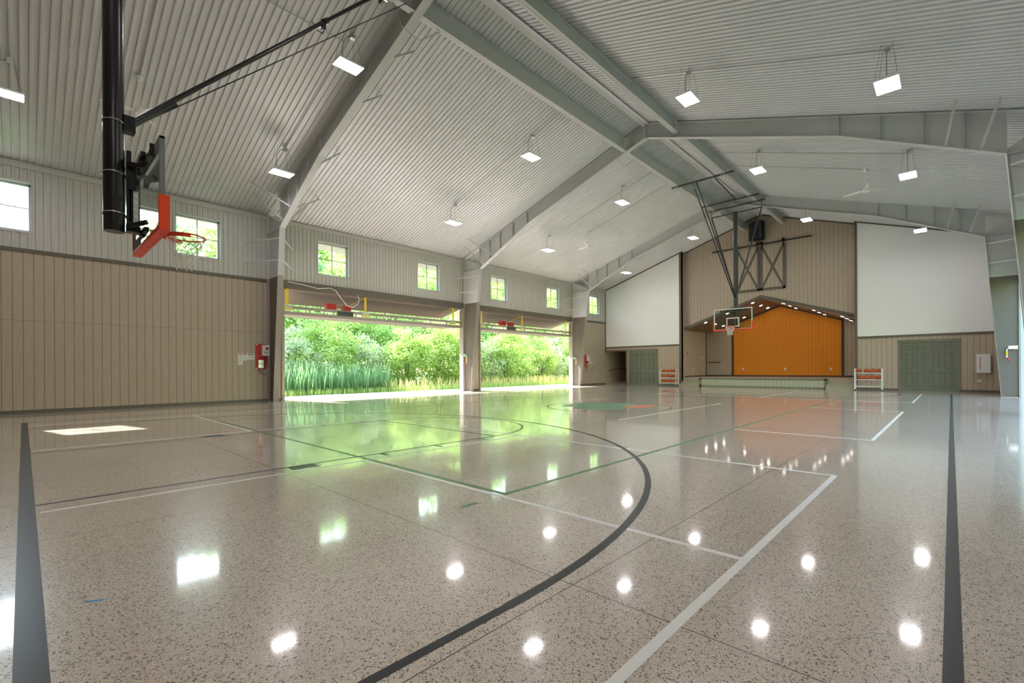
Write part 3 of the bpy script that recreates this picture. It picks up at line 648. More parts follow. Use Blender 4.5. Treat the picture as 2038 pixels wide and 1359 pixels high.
# ------------------------------------------------------------------ ball racks and basketballs
def rack(name, xc, yc, n, shelves, caster, lab, slab):
    t = thing('ball_rack', lab, 'ball rack', (xc, yc, 0), 'white ball racks'); hw = .53; d = .20
    for s in (-1, 1):
        b = MB()
        if caster: b.path([(s * hw, -d, .10), (s * hw, -d, .98), (s * hw, -d * .5, 1.08), (s * hw, d * .5, 1.08), (s * hw, d, .98), (s * hw, d, .10)], .02, 8)
        else:
            for y in (-d, d): b.tube((s * hw, y, .05), (s * hw, y, 1.09), .022, 8)
            b.tube((s * hw, -d, 1.0), (s * hw, d, 1.0), .018, 8); b.tube((s * hw, -d, .2), (s * hw, d, .2), .018, 8)
        b.build('side_frame', M['whitegl'], t, smooth=True)
    for z in shelves:
        b = MB(); b.tube((-hw, -.16, z), (hw, -.16, z), .016, 8); b.tube((-hw, .10, z), (hw, .10, z), .016, 8); b.build('shelf_rail', M['whitegl'], t, smooth=True)
    for s in (-1, 1):
        for y in (-d, d):
            b = MB()
            if caster: b.tube((s * hw - .015, y, .05), (s * hw + .015, y, .05), .05, 14); b.box((s * hw - .025, y - .02, .05), (s * hw + .025, y + .02, .11))
            else: b.tube((s * hw, y, 0), (s * hw, y, .05), .025, 10)
            b.build('caster' if caster else 'foot', M['grey'] if caster else M['black'], t)
    return t
rack('r', 4.62, 28.62, 4, (.87, .54, .21), False, 'white tubular ball rack with two filled shelves right of the stage', 'right')
rack('l', -5.62, 28.62, 4, (.87, .545, .22), True, 'white rolling ball rack with three filled shelves left of the stage', 'left')
ball0 = None; POS = ('leftmost', 'second from left', 'second from right', 'rightmost')
def put_ball(x, y, z, lab, grp):
    global ball0
    if ball0 is None: ball0 = MB().sphere((0, 0, 0), .12, 24, 16).build('basketball', M['ball'], smooth=True); o = ball0
    else: o = ball0.copy(); COL.objects.link(o)
    o.location = (x, y, z); o.rotation_euler = (random.uniform(0, 6), random.uniform(0, 6), random.uniform(0, 6)); tag(o, lab, 'basketball', grp)
for xc, side, rows in ((4.62, 'right', ((.87, 'top', (-.37, -.065, .185, .42)), (.54, 'middle', (-.30, -.05, .195, .42)))), (-5.62, 'left', ((.87, 'top', (-.37, -.12, .13, .38)), (.545, 'middle', (-.38, -.12, .14, .39)), (.22, 'bottom', (-.38, -.13, .13, .38))))):
    for z, rn, xs in rows:
        for k, dx in enumerate(xs): put_ball(xc + dx, 28.59, z + .016 + .086, 'orange basketball, %s on the %s shelf of the %s ball rack' % (POS[k], rn, side), 'basketballs on the %s rack' % side)

# ------------------------------------------------------------------ basketball hoops
def hoop(name_lab, ox, yb, zb, s, far):
    """yb: backboard rear plane y, zb: bottom z; s=+1 rim towards +y, -1 towards -y"""
    og = Vector((ox, yb, 0)); t = thing('basketball_hoop', name_lab, 'basketball hoop', og, 'ceiling-hung basketball hoops')
    def P(x, y, z): return (x, s * y, z)
    ym = -.42 if far else -.31                                     # mast centre
    zm = zb + .07; ztop = 9.05
    mt_m = M['dgrey'] if far else M['black']
    MB().tube(P(0, ym, zm), P(0, ym, ztop), .105, 28).build('mast', mt_m, t, smooth=True)
    for z in ((zb + .28, zb + .78, zb + 1.42) if not far else (zb + .5, zb + 1.2, zb + 1.7)):
        rg = [Vector(P(0, ym, z)) + Vector((math.cos(a) * .112, math.sin(a) * .112, .02 * math.cos(a))) for a in [2 * math.pi * i / 24 for i in range(24)]]
        MB().path(rg, .007, 6, True).build('mast_clamp', M['silver'], t, smooth=True)
    # height adjuster: rail, screw tube, carriage, scale
    b = MB(); b.box(P(-.045, ym + .115, zb + .15), P(.045, ym + .145, zb + 1.05)); b.build('adjuster_rail', M['black'], t)
    b = MB(); b.tube(P(0, ym + .175, zb + .12), P(0, ym + .175, zb + .85), .026, 14); b.build('adjuster_screw', M['black'], t, smooth=True)
    b = MB(); b.box(P(-.06, ym + .13, zb + .62), P(.06, ym + .215, zb + .98)); b.box(P(-.035, ym + .12, zb + .9), P(.035, ym + .17, zb + 1.12)); b.build('adjuster_carriage', mt_m, t, bevel=.004)
    b = MB(); b.box(P(.03, ym + .185, zb + .12), P(.038, ym + .235, zb + .62)); sc = b.build('height_scale', M['paper'], t, label='white height scale strip')
    b = MB()
    for i in range(11):
        z = zb + .14 + i * .045; b.box(P(.038, ym + .185, z), P(.0395, ym + .235, z + .003))
        if i % 2 == 0: b.box(P(.038, ym + .198, z + .014), P(.0395, ym + .206, z + .028)); b.box(P(.038, ym + .212, z + .014), P(.0395, ym + .220, z + .028))
    b.build('scale_mark', M['ink'], sc)
    b = MB(); b.box(P(-.07, ym + .11, zb + .09), P(.07, ym + .25, zb + .17)); b.bar(P(0, ym + .15, zb + .22), P(0, ym + .3, zb + .06), .11, .05); b.build('gear_box', M['black'], t, bevel=.005)
    # parallelogram arms
    for z0, z1 in ((.92, .90), (.14, .20)):
        for x in (-.16, .16):
            b = MB(); b.bar(P(x * .5, ym + .12, zb + z0), P(x * 1.6, -.02, zb + z1), .035, .05); b.build('board_arm', mt_m, t)
    b = MB(); b.bar(P(-.62, -.03, zb + .95), P(.62, -.03, zb + .95), .05, .05); b.bar(P(-.40, -.075, zb + .99), P(.40, -.075, zb + .99), .05, .06)
    for x in (-.6, .6): b.box(P(x - .03, -.05, zb + .90), P(x + .03, .0, zb + 1.06))
    b.build('board_support', mt_m, t)
    b = MB(); b.bar(P(-.3, -.03, zb + .10), P(.3, -.03, zb + .10), .05, .05); b.build('board_support', mt_m, t)
    # board: frame, glass, markings, padding
    b = MB(); W = .915; H = 1.07; f = .032
    for a, c in (((-W, 0), (W, f)), ((-W, H - f), (W, H)), ((-W, 0), (-W + f, H)), ((W - f, 0), (W, H))): b.box(P(a[0], 0, zb + a[1]), P(c[0], .055, zb + c[1]))
    b.build('backboard_frame', M['grey'], t, bevel=.003)
    b = MB(); b.box(P(-W + f, .035, zb + f), P(W - f, .047, zb + H - f)); b.build('backboard_glass', M['boardglass'], t)
    b = MB(); q = .05
    def ring(x0, z0, x1, z1, q, y0, y1):
        for a, c in (((x0, z0), (x1, z0 + q)), ((x0, z1 - q), (x1, z1)), ((x0, z0 + q), (x0 + q, z1 - q)), ((x1 - q, z0 + q), (x1, z1 - q))): b.box(P(a[0], y0, zb + a[1]), P(c[0], y1, zb + c[1]))
    ring(-W + .005, .005, W - .005, H - .005, .045, .0552, .0565); ring(-.305, .15, .305, .61, q, .048, .0495)
    b.build('board_marking', M['whitegl'], t, label='white painted border and target square')
    b = MB(); ph = .38; th = .03
    b.box(P(-W - th, -.012, zb - th), P(W + th, .095, zb - .002))
    for sx in (-1, 1): b.box(P(sx * (W + .002), -.012, zb - .002), P(sx * (W + th), .095, zb + ph))
    for y0, y1 in ((-.012, -.002), (.057, .095)):
        b.box(P(-W, y0, zb - .002), P(W, y1, zb + .03))
        for sx in (-1, 1): b.box(P(sx * (W - .02), y0, zb), P(sx * W, y1, zb + ph))
    pd = b.build('edge_padding', M['orangepad'], t, bevel=.008)
    b = MB()
    for i in range(6): x = -.72 + i * .29; b.box(P(x, .03, zb - th - .001), P(x + .012, .075, zb - th + .001))
    b.build('padding_slot', M['black'], pd)
    # rim and net
    zr = zb + .15; yc = .055 + .15 + .2286
    b = MB(); b.path([Vector(P(.2286 * math.cos(a), yc + .2286 * math.sin(a), zr)) for a in [2 * math.pi * i / 40 for i in range(40)]], .012, 8, True)
    rm = b.build('rim', M['rim'], t, smooth=True)
    b = MB(); b.box(P(-.09, .056, zr - .14), P(.09, .075, zr + .02)); b.box(P(-.09, .056, zr - .02), P(.09, yc - .18, zr - .004)); 
    for sx in (-1, 1):
        pts = [Vector(P(.2286 * math.cos(a) * 1.0, yc + .2286 * math.sin(a), zr)) for a in [R(-90 + sx * (12 + 10 * i)) for i in range(9)]]
        for p, q2 in zip(pts[:-1], pts[1:]): b.bar(p - Vector((0, 0, .022)), q2 - Vector((0, 0, .022)), .012, .045)
        b.bar(P(sx * .09, .07, zr - .02), tuple(pts[1] - Vector((0, 0, .02))), .012, .04)
    b.build('rim_bracket', M['rim'], rm)
    b = MB(); K = 12; rows = 7
    def npt(i, k):
        f_ = k / rows; rr = .222 - .105 * min(1, f_ * 1.5) + .012 * max(0, f_ - .66); a = 2 * math.pi * (i + (k % 2) * .5) / K
        return Vector(P(rr * math.cos(a), yc + rr * math.sin(a), zr - .012 - .42 * f_ + (.014 * math.sin(i * 2.3 + k) if k else 0)))
    for k in range(rows):
        for i in range(K):
            p = npt(i, k)
            for q2 in ((npt(i, k + 1), npt(i - 1, k + 1)) if k % 2 == 0 else (npt(i, k + 1), npt(i + 1, k + 1))): b.tube(p, q2, .0042 if not far else .006, 5, False)
    b.build('net', M['net'], t)
    # ceiling bars and braces (bars hang from the two roof beams)
    zc = 9.37; back = -.42
    for yy in ((4.05 if far else 4.42), .55, -.42):
        b = MB(); b.tube((-1.66 - ox, s * yy, zc), (1.02 - ox, s * yy, zc), .042, 12); br = b.build('ceiling_bar', mt_m, t, smooth=True)
        for x in (-1.46, -1.36, .54, .66): b = MB(); b.box((x - ox - .02, s * yy - .07, zc - .06), (x - ox + .02, s * yy + .07, zc + .05)); b.build('beam_clamp', M['zinc'], br)
    if far:
        b = MB(); b.tube(P(0, -.42, ztop), P(0, -.42, ztop + .02), .11, 20); b.tube((-1.17, s * -.42, 9.02), (1.22, s * -.42, 9.02), .03, 10); b.build('mast_yoke', mt_m, t)
        for sx, xe in ((-1, -1.17), (1, 1.22)):
            b = MB(); b.tube(P(sx * .03, -.42, zb + 1.72), (xe, s * -.42, 9.02), .036, 10); b.tube((xe, s * -.42, 9.02), (xe, s * -.42, zc), .02, 8); b.build('side_brace', mt_m, t, smooth=True)
        for dx in (-.07, .10):
            b = MB(); b.tube(P(dx * .4, -.32, zb + 1.66), (dx - .28, s * 4.05, zc - .05), .026, 10); b.build('fore_brace', M['black'], t, smooth=True)
        b = MB(); b.tube((.55, s * 4.05, zc), (.33, s * .55, zc), .026, 10); b.build('tie_bar', M['black'], t)
        b = MB(); b.tube((-.28, s * 4.05, zc - .30), (-.28, s * 4.05, zc - .02), .045, 12); b.tube((-.5, s * 1.75, 6.6), (-.42, s * 1.2, 6.1), .02, 8); b.build('winch_pulley', M['zinc'], t)
        b = MB(); b.box((-.15, s * .55 - .08, zc + .05), (.35, s * .55 + .08, zc + .22)); b.build('winch_motor', M['zinc'], t)
    else:
        b = MB(); b.tube(P(0, -.18, 4.28), (-.75 - ox, s * 4.42, 9.32), .033, 16); b.tube(P(0.0, -.17, 4.26), P(-.085, .34, 4.80), .042, 16); b.build('fore_brace', M['black'], t, smooth=True)
        b = MB(); b.tube(P(.0, -.16, 4.24), (-.62 - ox, s * 4.42, 8.78), .009, 8); b.build('stay_rod', M['black'], t)
        b = MB(); b.box(P(-.07, -.22, 4.18), P(.07, -.10, 4.38)); b.tube(P(-.08, -.13, 4.28), P(.08, -.13, 4.28), .03, 12); b.build('brace_knuckle', M['black'], t, bevel=.006)
        b = MB(); p0 = Vector(P(0, -.18, 4.28)); q0 = Vector((-.75 - ox, s * 4.42, 9.32)); d = (q0 - p0); c0 = p0 + d * .60; b.tube(c0, c0 + d.normalized() * .10, .05, 12); b.box(c0 + Vector((-.03, -.03, -.14)), c0 + Vector((.03, .03, 0)))
        b.path([c0 + Vector((0, 0, -.14)), c0 + Vector((.05, -.03, -.24)), c0 + Vector((.02, -.12, -.22)), c0 + Vector((0, -.2, -.1))], .008, 6); b.build('lock_device', M['black'], t)
        b = MB(); b.tube(P(0, -.31, ztop), P(0, -.31, zc), .06, 12); b.build('mast_yoke', mt_m, t)
        for y, z in ((.02, 4.95), (-.0, 5.4)): pass
    return t
hoop('black ceiling-hung basketball hoop seen from behind in the upper left foreground', 0.0, 1.07, 2.83, 1, False)
hoop('grey ceiling-hung basketball hoop with clear board in front of the stage', -.345, 24.45, 3.06, -1, True)

# ------------------------------------------------------------------ high-bay lights
def lamp_proto():
    t = thing('high_bay_light', '', 'ceiling light', (0, 0, 0))
    b = MB(); b.box((-.205, -.315, .0), (.205, .315, .045)); b.build('housing', M['whitegl'], t, bevel=.006)
    b = MB(); b.box((-.19, -.30, -.006), (.19, .30, .0)); b.build('diffuser', M['lamp'], t)
    b = MB()
    for x in (-.18, .18):
        for y in (-.27, .27): b.tube((x, y, .04), (x * .5, y * .55 + .0, .80 - x * 0), .0035, 5)
    b.build('hanging_wire', M['grey'], t)
    b = MB(); b.path([(0, -.12, .04), (0, -.15, .25), (0, -.14, .5), (0, -.06, .68), (0, .06, .76)], .008, 6); b.build('power_cord', M['grey'], t, smooth=True)
    b = MB(); b.box((-.05, .05, .72), (.05, .16, .80)); b.build('junction_box', M['zinc'], t)
    return t
lp = None
rowname = {-7.3: 'outer left row', -3.05: 'inner left row', 2.5: 'inner right row', 6.65: 'outer right row'}
ynm = {-.3: 'at the near end, above the baseline', 5.45: 'in the bay nearest the camera', 12.2: 'in the second bay, above centre court', 18.4: 'in the third bay', 26.2: 'in the end bay by the stage'}
for x in (-7.3, -3.05, 2.5, 6.65):
    for y in (-.3, 5.45, 12.2, 18.4, 26.2):
        lab = 'glowing rectangular ceiling light, %s, %s' % (rowname[x], ynm[y]); z = ceil(x) - .87
        if lp is None: lp = lamp_proto(); lp.location = (x, y, z); lp['label'] = lab; lp['group'] = 'hanging high-bay lights'
        else: dup(lp, (x, y, z), 0, lab, 'hanging high-bay lights')
# conduits along the ceiling
def conduit(pts, lab, r=.011):
    o = MB().path(pts, r, 6).build('conduit', M['zinc'] if 'left wall' not in lab else M['whitegl'], smooth=True, origin=pts[0]); tag(o, lab, 'conduit', 'electrical conduits on the ceiling')
def cz(x): return ceil(x) - .04
for y, nm in ((5.55, 'nearest'), (12.4, 'second'), (18.9, 'third')):
    conduit([(-7.4, y, cz(-7.4)), (-3.1, y, cz(-3.1)), (-1.65, y, cz(-1.65) - .0), (-1.52, y, 9.5)], 'thin conduit up the left roof slope linking the lights of the %s row' % nm)
    if y > 6: conduit([(6.65, y, cz(6.65)), (2.5, y, cz(2.5)), (.8, y, cz(.8)), (.72, y, 9.5)], 'thin conduit up the right roof slope linking the lights of the %s row' % nm)
conduit([(-3.32, -4, cz(-3.32)), (-3.32, 5.5, cz(-3.32))], 'thin conduit running lengthwise above the near left lights')
conduit([(-6.6, 1.93, cz(-6.6)), (-2.6, 1.93, cz(-2.6)), (-1.6, 1.93, 9.6)], 'white conduit up the left slope feeding the near ceiling fan')
conduit([(-6.34, 20.6, cz(-6.34)), (-1.6, 20.6, cz(-1.6))], 'thin conduit up the left slope feeding the far left ceiling fan')
conduit([(5.4, 20.6, cz(5.4)), (1.0, 20.6, cz(1.0))], 'thin conduit up the right slope feeding the far right ceiling fan')
for yf, nm in ((FR[0], 'nearest'), (FR[1], 'middle')):
    conduit([(-1.47, yf - .6, 9.39), (-1.5, yf - .35, 9.0), (-1.5, yf - .1, 8.93), (-1.5, yf + .15, 8.93), (-1.47, yf + .7, 9.39)], 'bent conduit looping under the %s roof frame beside the left beam' % nm, .013)

# ------------------------------------------------------------------ ceiling fans
def fan(x, y, drop, a0, lab):
    z = ceil(x) - drop; t = thing('ceiling_fan', lab, 'ceiling fan', (x, y, z), 'white three-blade ceiling fans')
    MB().tube((0, 0, .04), (0, 0, drop), .013, 10).build('downrod', M['hvfan'], t, smooth=True)
    MB().tube((0, 0, drop - .14), (0, 0, drop - .02), .045, 16, True, .07).build('canopy', M['hvfan'], t, smooth=True)
    MB().tube((0, 0, -.06), (0, 0, .05), .10, 20, True, .08).build('motor', M['hvfan'], t, smooth=True)
    for k in range(3):
        a = a0 + k * 2 * math.pi / 3; d = Vector((math.cos(a), math.sin(a), 0)); n = Vector((-d.y, d.x, 0)); pr = [(.09, .03), (.2, .055), (.70, .06), (.73, .04), (.73, -.03), (.2, -.06), (.09, -.03)]
        b = MB(); b.prism([d * r + n * w_ + Vector((0, 0, w_ * .25)) for r, w_ in pr], (0, 0, .008)); b.build('fan_blade', M['hvfan'], t)
fan(-6.6, 1.93, .88, R(25), 'white ceiling fan in the upper left, partly behind the hoop mast')
fan(-6.3, 20.5, .80, R(50), 'small white ceiling fan on the far left roof slope')
fan(5.4, 20.6, .78, R(40), 'white ceiling fan on the right roof slope')

# ------------------------------------------------------------------ bifold doors (raised), straps and motor
def bifold(idx, a, c, lab):
    t = thing('bifold_door', lab, 'bifold door', (XL, (a + c) / 2, 3.3), 'raised bifold doors in the left wall'); og = (XL, (a + c) / 2, 3.3)
    y0, y1 = a + .03, c - .03
    b = MB(); b.prism([(XL - .06, y0, 4.30), (XL - 1.75, y0, 3.93), (XL - 1.75, y0, 3.97), (XL - .06, y0, 4.34)], (0, y1 - y0, 0)); b.build('upper_leaf', M['doorleaf'], t, origin=og)
    b = MB(); b.prism([(XL - .12, y0, 3.30), (XL - 1.75, y0, 3.37), (XL - 1.75, y0, 3.41), (XL - .12, y0, 3.34)], (0, y1 - y0, 0)); b.build('lower_leaf', M['doorleaf'], t, origin=og)
    b = MB(); b.box((XL - .10, y0, 3.29), (XL - .03, y1, 3.43)); b.box((XL - .08, y0, 3.53), (XL - .03, y1, 3.64))
    n = 9
    for i in range(n + 1): y = y0 + (y1 - y0) * i / n; b.box((XL - .08, y - .02, 3.38), (XL - .04, y + .02, 3.58))
    b.build('bottom_truss', M['taupe_l'], t, origin=og)
    b = MB()
    for i in range(7):
        y = y0 + .05 + (y1 - y0 - .1) * i / 6; b.box((XL - 1.75, y - .02, 3.39), (XL - 1.71, y + .02, 3.95))
    b.build('fold_post', M['taupe_l'], t, origin=og)
    for k, y in enumerate((a + .15, a + 3.42, c - .60)):
        b = MB(); b.box((XL - .045, y - .045, 3.60), (XL - .035, y + .045, 4.30)); b.build('lift_strap', M['yellow'], t, origin=og)
        b = MB(); b.bar((XL - .06, y - .02, 4.28), (XL - .75, y - .35, 3.98), .05, .012); b.build('lift_strap', M['yellow'], t, origin=og)
        b = MB(); b.box((XL - .09, y - .17, 3.46), (XL - .01, y + .17, 3.66)); b.build('strap_roller_box', M['frame'], t, origin=og)
        b = MB(); b.box((XL - .008, y - .15, 3.48), (XL - .003, y + .15, 3.55)); b.build('warning_label', M['yellow'], t, origin=og)
    b = MB(); b.box((XL - .35, a + 1.75, 3.66), (XL - .12, a + 2.15, 3.90)); b.box((XL - .35, a + 2.45, 3.62), (XL - .12, a + 2.8, 3.85)); b.build('drive_motor', M['red'], t, origin=og)
    b = MB(); b.box((XL - .10, a + 2.15, 3.41), (XL - .02, a + 2.85, 3.60)); b.build('control_unit', M['dgrey'], t, origin=og)
    return t
bifold(1, *BAYS[0], 'folded-up brown bifold door in the head of the first open doorway')
bifold(2, *BAYS[1], 'folded-up brown bifold door in the head of the second open doorway')
xw = XL + .05
conduit([(xw, 6.95, 4.55), (xw, 7.5, 4.50), (xw, 8.1, 4.42), (xw, 8.6, 4.50), (xw, 8.85, 4.42), (xw, 9.1, 4.1), (xw - .02, 9.35, 3.85), (xw, 9.6, 3.80), (xw, 9.85, 3.98), (xw - .02, 9.9, 4.2), (xw, 9.8, 4.33)], 'loose white cable looping over the left wall above the first doorway', .013)
conduit([(xw, 17.2, 4.70), (xw, 19, 4.64), (xw, 22.5, 4.62), (xw, 25.0, 4.60)], 'thin white cable along the left wall above the second doorway', .009)

# ------------------------------------------------------------------ control boards and notices
def control(y, lab, cablab):
    t = thing('control_board', lab, 'control board', (XL, y, 1.66), 'red door control boards')
    MB().box((.0, -.21, -.46), (.018, .21, .46)).build('backing_plate', M['red'], t, bevel=.004)
    for yy in (-.17, .17):
        for z in (-.43, .43): MB().tube((.018, yy, z), (.03, yy, z), .022, 12).build('mounting_bolt', M['whitegl'], t)
    b = MB(); b.box((.018, .0, .03), (.14, .23, .42)); e = b.build('upper_box', M['whitegl'], t, bevel=.004)
    b = MB(); b.box((.14, .10, .25), (.142, .20, .34)); b.build('warning_label', M['redink'], e)
    b = MB(); b.box((.14, .03, .15), (.142, .20, .175)); b.box((.14, .05, .09), (.142, .18, .10)); b.build('text_line', M['ink'], e)
    b = MB(); b.box((.018, -.14, -.42), (.12, .04, -.12)); e = b.build('lower_box', M['grey'] if 0 else M['zinc'], t, bevel=.004)
    b = MB(); b.tube((.12, -.09, -.27), (.126, -.09, -.27), .034, 16); b.build('yellow_label', M['yellow'], e)
    b = MB(); b.tube((.12, -.02, -.27), (.135, -.02, -.27), .014, 12); b.tube((.12, -.02, -.31), (.135, -.02, -.31), .014, 12); b.tube((.12, -.02, -.2), (.135, -.02, -.2), .012, 12); b.build('push_button', M['black'], e)
    b = MB(); b.box((.018, .11, -.40), (.06, .16, -.22)); b.build('switch_box', M['grey'], t)
    b = MB(); b.path([(.03, .1, .03), (.05, .12, -.05), (.04, .08, -.12), (.05, .13, -.22)], .008, 6); b.path([(.03, -.14, .40), (.04, -.15, .2), (.04, -.1, .1), (.04, -.02, .2)], .006, 6); b.path([(.03, -.1, -.12), (.05, -.08, -.05), (.05, .0, -.03), (.05, .05, .03)], .006, 6); b.build('wiring', M['dgrey'], t, smooth=True)
    b = MB(); b.path([(.03, -.1, -.42), (.03, -.08, -.55), (.03, .05, -.66), (.03, .3, -.68), (.05, .45, -.6), (.2, .56, -.42), (.3, .62, -.36)], .009, 6); b.build('power_cable', M['dgrey'], t, smooth=True)
    return t
control(6.02, 'red control board with grey boxes on the left wall beside the nearest frame', '')
control(26.95, 'red control board on the left wall beyond the last open doorway', '')
def notice(y, wd, z0, z1, hd, lab):
    t = thing('notice', lab, 'notice', (XL, y, 0)); MB().box((.0, -wd / 2, z0), (.006, wd / 2, z1)).build('sheet', M['paper'], t)
    MB().box((.006, -wd * .4, z1 - .045), (.0065, wd * .4, z1 - .015)).build('heading', M[hd], t)
    b = MB(); z = z1 - .07
    while z > z0 + .03: b.box((.006, -wd * .36, z - .005), (.0065, wd * random.uniform(.15, .36), z)); z -= .024
    b.build('text_line', M['ink'], t)
notice(5.32, .15, 1.36, 1.77, 'redink', 'tall white safety notice, leftmost of three beside the near red control board')
notice(5.465, .13, 1.51, 1.77, 'redink', 'middle white notice with a red heading beside the near red control board')
notice(5.66, .25, 1.55, 1.77, 'blueink', 'wide white notice with a blue heading beside the near red control board')
notice(27.33, .28, 1.72, 1.92, 'ink', 'upper white notice beside the far red control board')
notice(27.50, .14, 1.50, 1.71, 'ink', 'lower white notice beside the far red control board')
def latch(x, y, sx, lab):
    t = thing('door_latch', lab, 'door latch', (x, y, 1.7), 'latch levers on the door jambs')
    b = MB(); b.box((-sx * .18, -.04, .10), (sx * .06, .04, .22)); b.build('mounting_arm', M['silver'], t, bevel=.004)
    b = MB(); b.path([(sx * .05, 0, .16), (sx * .10, 0, .08), (sx * .10, 0, -.22)], .018, 8); b.build('lever', M['whitegl'], t, smooth=True)
    b = MB(); b.tube((sx * .10, 0, .02), (sx * .10, 0, -.12), .022, 10); b.build('yellow_sleeve', M['yellow'], t)
    b = MB(); b.tube((sx * .10, 0, -.22), (sx * .02, .0, -.33), .026, 10); b.build('red_grip', M['red'], t, smooth=True)
latch(-10.55, 15.60, 1, 'white latch lever with red grip on the jamb left of the middle frame')
latch(-10.55, 25.16, 1, 'white latch lever with red grip on the jamb left of the far frame')
latch(9.18, 25.12, -1, 'white latch lever with red grip by the right-hand column near the end wall')

# ------------------------------------------------------------------ outside: apron, ground, plants
ap = MB().box((-13.6, -14, -.12), (XL - .2, 45, -.004)).build('concrete_apron', M['apron'], origin=(-12, 15, 0)); S(ap)
gr = MB().box((-90, -50, -.5), (-13.6, 140, -.06)).build('ground', M['soil'], origin=(-50, 40, 0)); S(gr)
g2 = MB().box((XR + .2, -50, -.5), (70, 120, -.06)).build('ground', M['soil'], origin=(40, 30, 0)); S(g2)
def tree_proto(name, lab, cat, h, r, nleaf, lsize, mat, trunk_r, seed, low=.12, droop=.0):
    rnd = random.Random(seed); t = thing(name, lab, cat, (0, 0, 0))
    # branches
    b = MB(); tips = []
    nst = 3 if low < .2 else 1
    for k in range(nst):
        a = rnd.uniform(0, 6.28); lean = .25 * r if nst > 1 else .05 * r
        p0 = Vector((rnd.uniform(-.15, .15), rnd.uniform(-.15, .15), -.1)); pts = [p0]
        for i in range(1, 6): pts.append(Vector((math.cos(a) * lean * i / 5 + rnd.uniform(-.1, .1), math.sin(a) * lean * i / 5 + rnd.uniform(-.1, .1), h * .82 * i / 5)))
        for p, q, i in zip(pts[:-1], pts[1:], range(5)): b.tube(p, q, trunk_r * (1 - i / 5.5), 6, False, trunk_r * (1 - (i + 1) / 5.5))
        for i in range(12):
            f = rnd.uniform(low + .08, .95); base = pts[0].lerp(pts[-1], f); a2 = rnd.uniform(0, 6.28); rr = r * rnd.uniform(.45, .95) * math.sin(math.pi * min(.95, max(.15, f * .8 + .12)))
            tip = base + Vector((math.cos(a2) * rr, math.sin(a2) * rr, rnd.uniform(.1, .5) * rr)); b.tube(base, tip, trunk_r * .28, 4, False, .008); tips.append((base, tip))
    b.build('trunk', M['bark'], t)
    # leaf clusters
    b = MB(); cl = []
    for _ in range(max(40, nleaf // 70)):
        if rnd.random() < .65 and tips:
            bs, tp = rnd.choice(tips); c = bs.lerp(tp, rnd.uniform(.45, 1.05))
        else:
            u = rnd.uniform(low, 1); a = rnd.uniform(0, 6.28); c = Vector((math.cos(a), math.sin(a), 0)) * r * (rnd.random() ** .5) * math.sin(math.pi * min(.97, .12 + .83 * (u - low) / (1 - low))) ** .7; c.z = h * u
        cl.append((c, rnd.uniform(.22, .5) * r * .55))
    vs = []; fs = []
    for i in range(nleaf):
        c, cr = rnd.choice(cl); p = c + Vector((rnd.gauss(0, .5), rnd.gauss(0, .5), rnd.gauss(0, .42))) * cr
        if p.z < .05: p.z = rnd.uniform(.05, .4)
        d = Vector((rnd.gauss(0, 1), rnd.gauss(0, 1), rnd.gauss(0, 1) - droop)).normalized(); n = d.orthogonal().normalized(); n = (n * math.cos(i) + d.cross(n) * math.sin(i))
        L = lsize * rnd.uniform(.6, 1.3); W = L * .33; k = len(vs)
        vs += [p, p + d * L * .5 + n * W, p + d * L, p + d * L * .5 - n * W]; fs.append((k, k + 1, k + 2, k + 3))
    b.add(vs, fs); b.build('foliage', mat, t)
    return t
GB = 'leafy shrubs outside the open doorways'; GT = 'tall trees behind the shrubs'
rnd = random.Random(11)
L1 = 'bright green leafy shrub in the row outside the open doorways'; L2 = 'pale willow-like shrub in the row outside the open doorways'; L3 = 'tall green tree in the woods behind the shrubs'; L4 = 'dark green tree in the woods at the left of the first doorway'
s1 = tree_proto('leafy_shrub', L1, 'shrub', 4.3, 2.1, 9000, .13, M['leafA'], .05, 1, .04); s2 = tree_proto('willow_shrub', L2, 'shrub', 4.0, 2.0, 8000, .12, M['leafC'], .045, 2, .04, .5)
t1 = tree_proto('tall_tree', L3, 'tree', 10.5, 3.3, 13000, .22, M['leafA'], .16, 3, .12); t2 = tree_proto('dark_tree', L4, 'tree', 9.5, 3.1, 11000, .22, M['leafB'], .16, 4, .10)
def place(proto, x, y, sc, lab, grp, used=set()):
    z_ = 'seen through the high windows left of the first doorway' if y < 5 else ('seen through the left half of the first doorway' if y < 17 else ('seen through the right half of the first doorway' if y < 30 else ('seen through the second doorway' if y < 58 else 'farthest along, right of the second doorway')))
    if x < 0: lab = lab.split(' in the ')[0] + (', front row, ' if x > -19 else (', second row, ' if x > -24 else (', third row, ' if x > -31 else ', back row, '))) + z_
    rz = rnd.uniform(0, 6.28); s3 = (sc * rnd.uniform(.9, 1.1), sc * rnd.uniform(.9, 1.1), sc)
    if proto.name not in used:
        used.add(proto.name); proto['label'] = lab; proto.location = (x, y, -.1); proto.rotation_euler = (0, 0, rz); proto.scale = s3; proto['group'] = grp; return proto
    return dup(proto, (x, y, -.1), rz, lab, grp, s3)
y = 5.5; i = 0
while y < 46:
    zone = 'first' if y < 24 else 'second'
    x = -16.6 + rnd.uniform(-.8, .5)
    if y < 15 : place(s2 if i % 3 else s1, x - .6, y, rnd.uniform(.8, 1.0), L2 if i % 3 else L1, GB)
    else: place(s1 if i % 4 else s2, x, y, rnd.uniform(.85, 1.1), L1 if i % 4 else L2, GB)
    y += 2.15; i += 1
y = 9; i = 0
while y < 66:
    place(s1, -21.5 + rnd.uniform(-1, 1), y, rnd.uniform(1.25, 1.55), L1, GB); y += 3.3
y = -7; i = 0
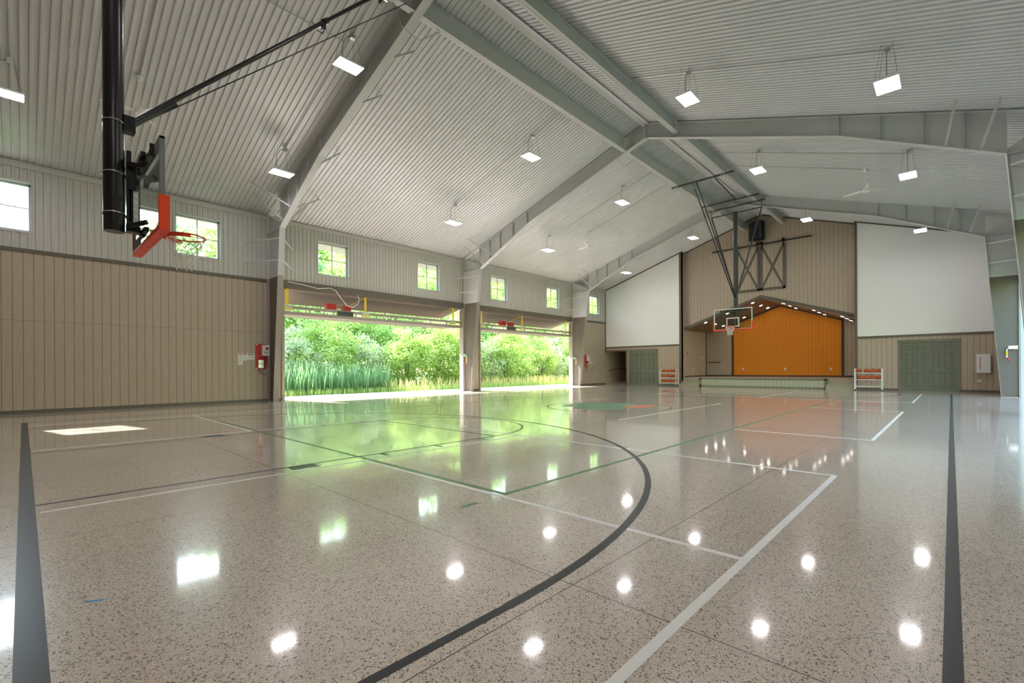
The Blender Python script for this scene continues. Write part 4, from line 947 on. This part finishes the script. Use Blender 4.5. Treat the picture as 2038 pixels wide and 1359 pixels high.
while y < 88:
    x = -27 + rnd.uniform(-1.5, 1.5); sc = .90 if y < 1 else (1.16 if y < 11 else 1.03)
    if y < 17 and i % 2 == 0: place(t2, x, y, sc * rnd.uniform(.95, 1.1), L4, GT)
    else: place(t1, x, y, sc * rnd.uniform(.95, 1.15), L3, GT)
    y += 3.4; i += 1
y = 18.5
while y < 100: place(t1, -35 + rnd.uniform(-2, 2), y, rnd.uniform(1.35, 1.55), L3, GT); y += 5.0
# reeds and meadow plants
def blades(nm, lab, n, xr, yr, hr, mat, cat, wd=.014, seed=5):
    r_ = random.Random(seed); vs = []; fs = []
    for _ in range(n):
        x = r_.uniform(*xr); yy = r_.uniform(*yr); h = r_.uniform(*hr); a = r_.uniform(0, 6.28); dx = math.cos(a) * h * .22; dy = math.sin(a) * h * .22; k = len(vs); w_ = wd * r_.uniform(.7, 1.4); ca, sa = math.cos(a + 1.57) * w_, math.sin(a + 1.57) * w_
        vs += [(x - ca, yy - sa, -.1), (x + ca, yy + sa, -.1), (x + dx * .35 + ca * .8, yy + dy * .35 + sa * .8, h * .6), (x + dx * .35 - ca * .8, yy + dy * .35 - sa * .8, h * .6), (x + dx, yy + dy, h)]
        fs += [(k, k + 1, k + 2, k + 3), (k + 3, k + 2, k + 4)]
    o = MB().add(vs, fs).build(nm, mat); tag(o, lab, cat, kind='stuff'); return o
for k in range(9): place(t1, 20.5 + rnd.uniform(-1.5, 1.5), 4 + k * 3.6, rnd.uniform(.7, .95), 'added green tree blocking sky outside the right wall', 'added trees blocking sky at the right wall')  # trees added mostly out of view to cut sky light from the right
# stuff plants
blades('reeds', 'dense green reeds growing along the left part of the concrete edge', 1300, (-15.8, -14.1), (5.5, 13.5), (.6, 1.7), M['reed'], 'reeds', .03)
blades('grass', 'green meadow grass along the edge of the concrete outside', 26000, (-16.5, -13.6), (4, 46), (.10, .35), M['leafA'], 'grass', .010, 6)
blades('meadow_flowers', 'yellowish seed heads standing among the grass outside', 900, (-15.0, -14.0), (13, 40), (.4, .8), M['bloom'], 'wildflowers', .03, 8)
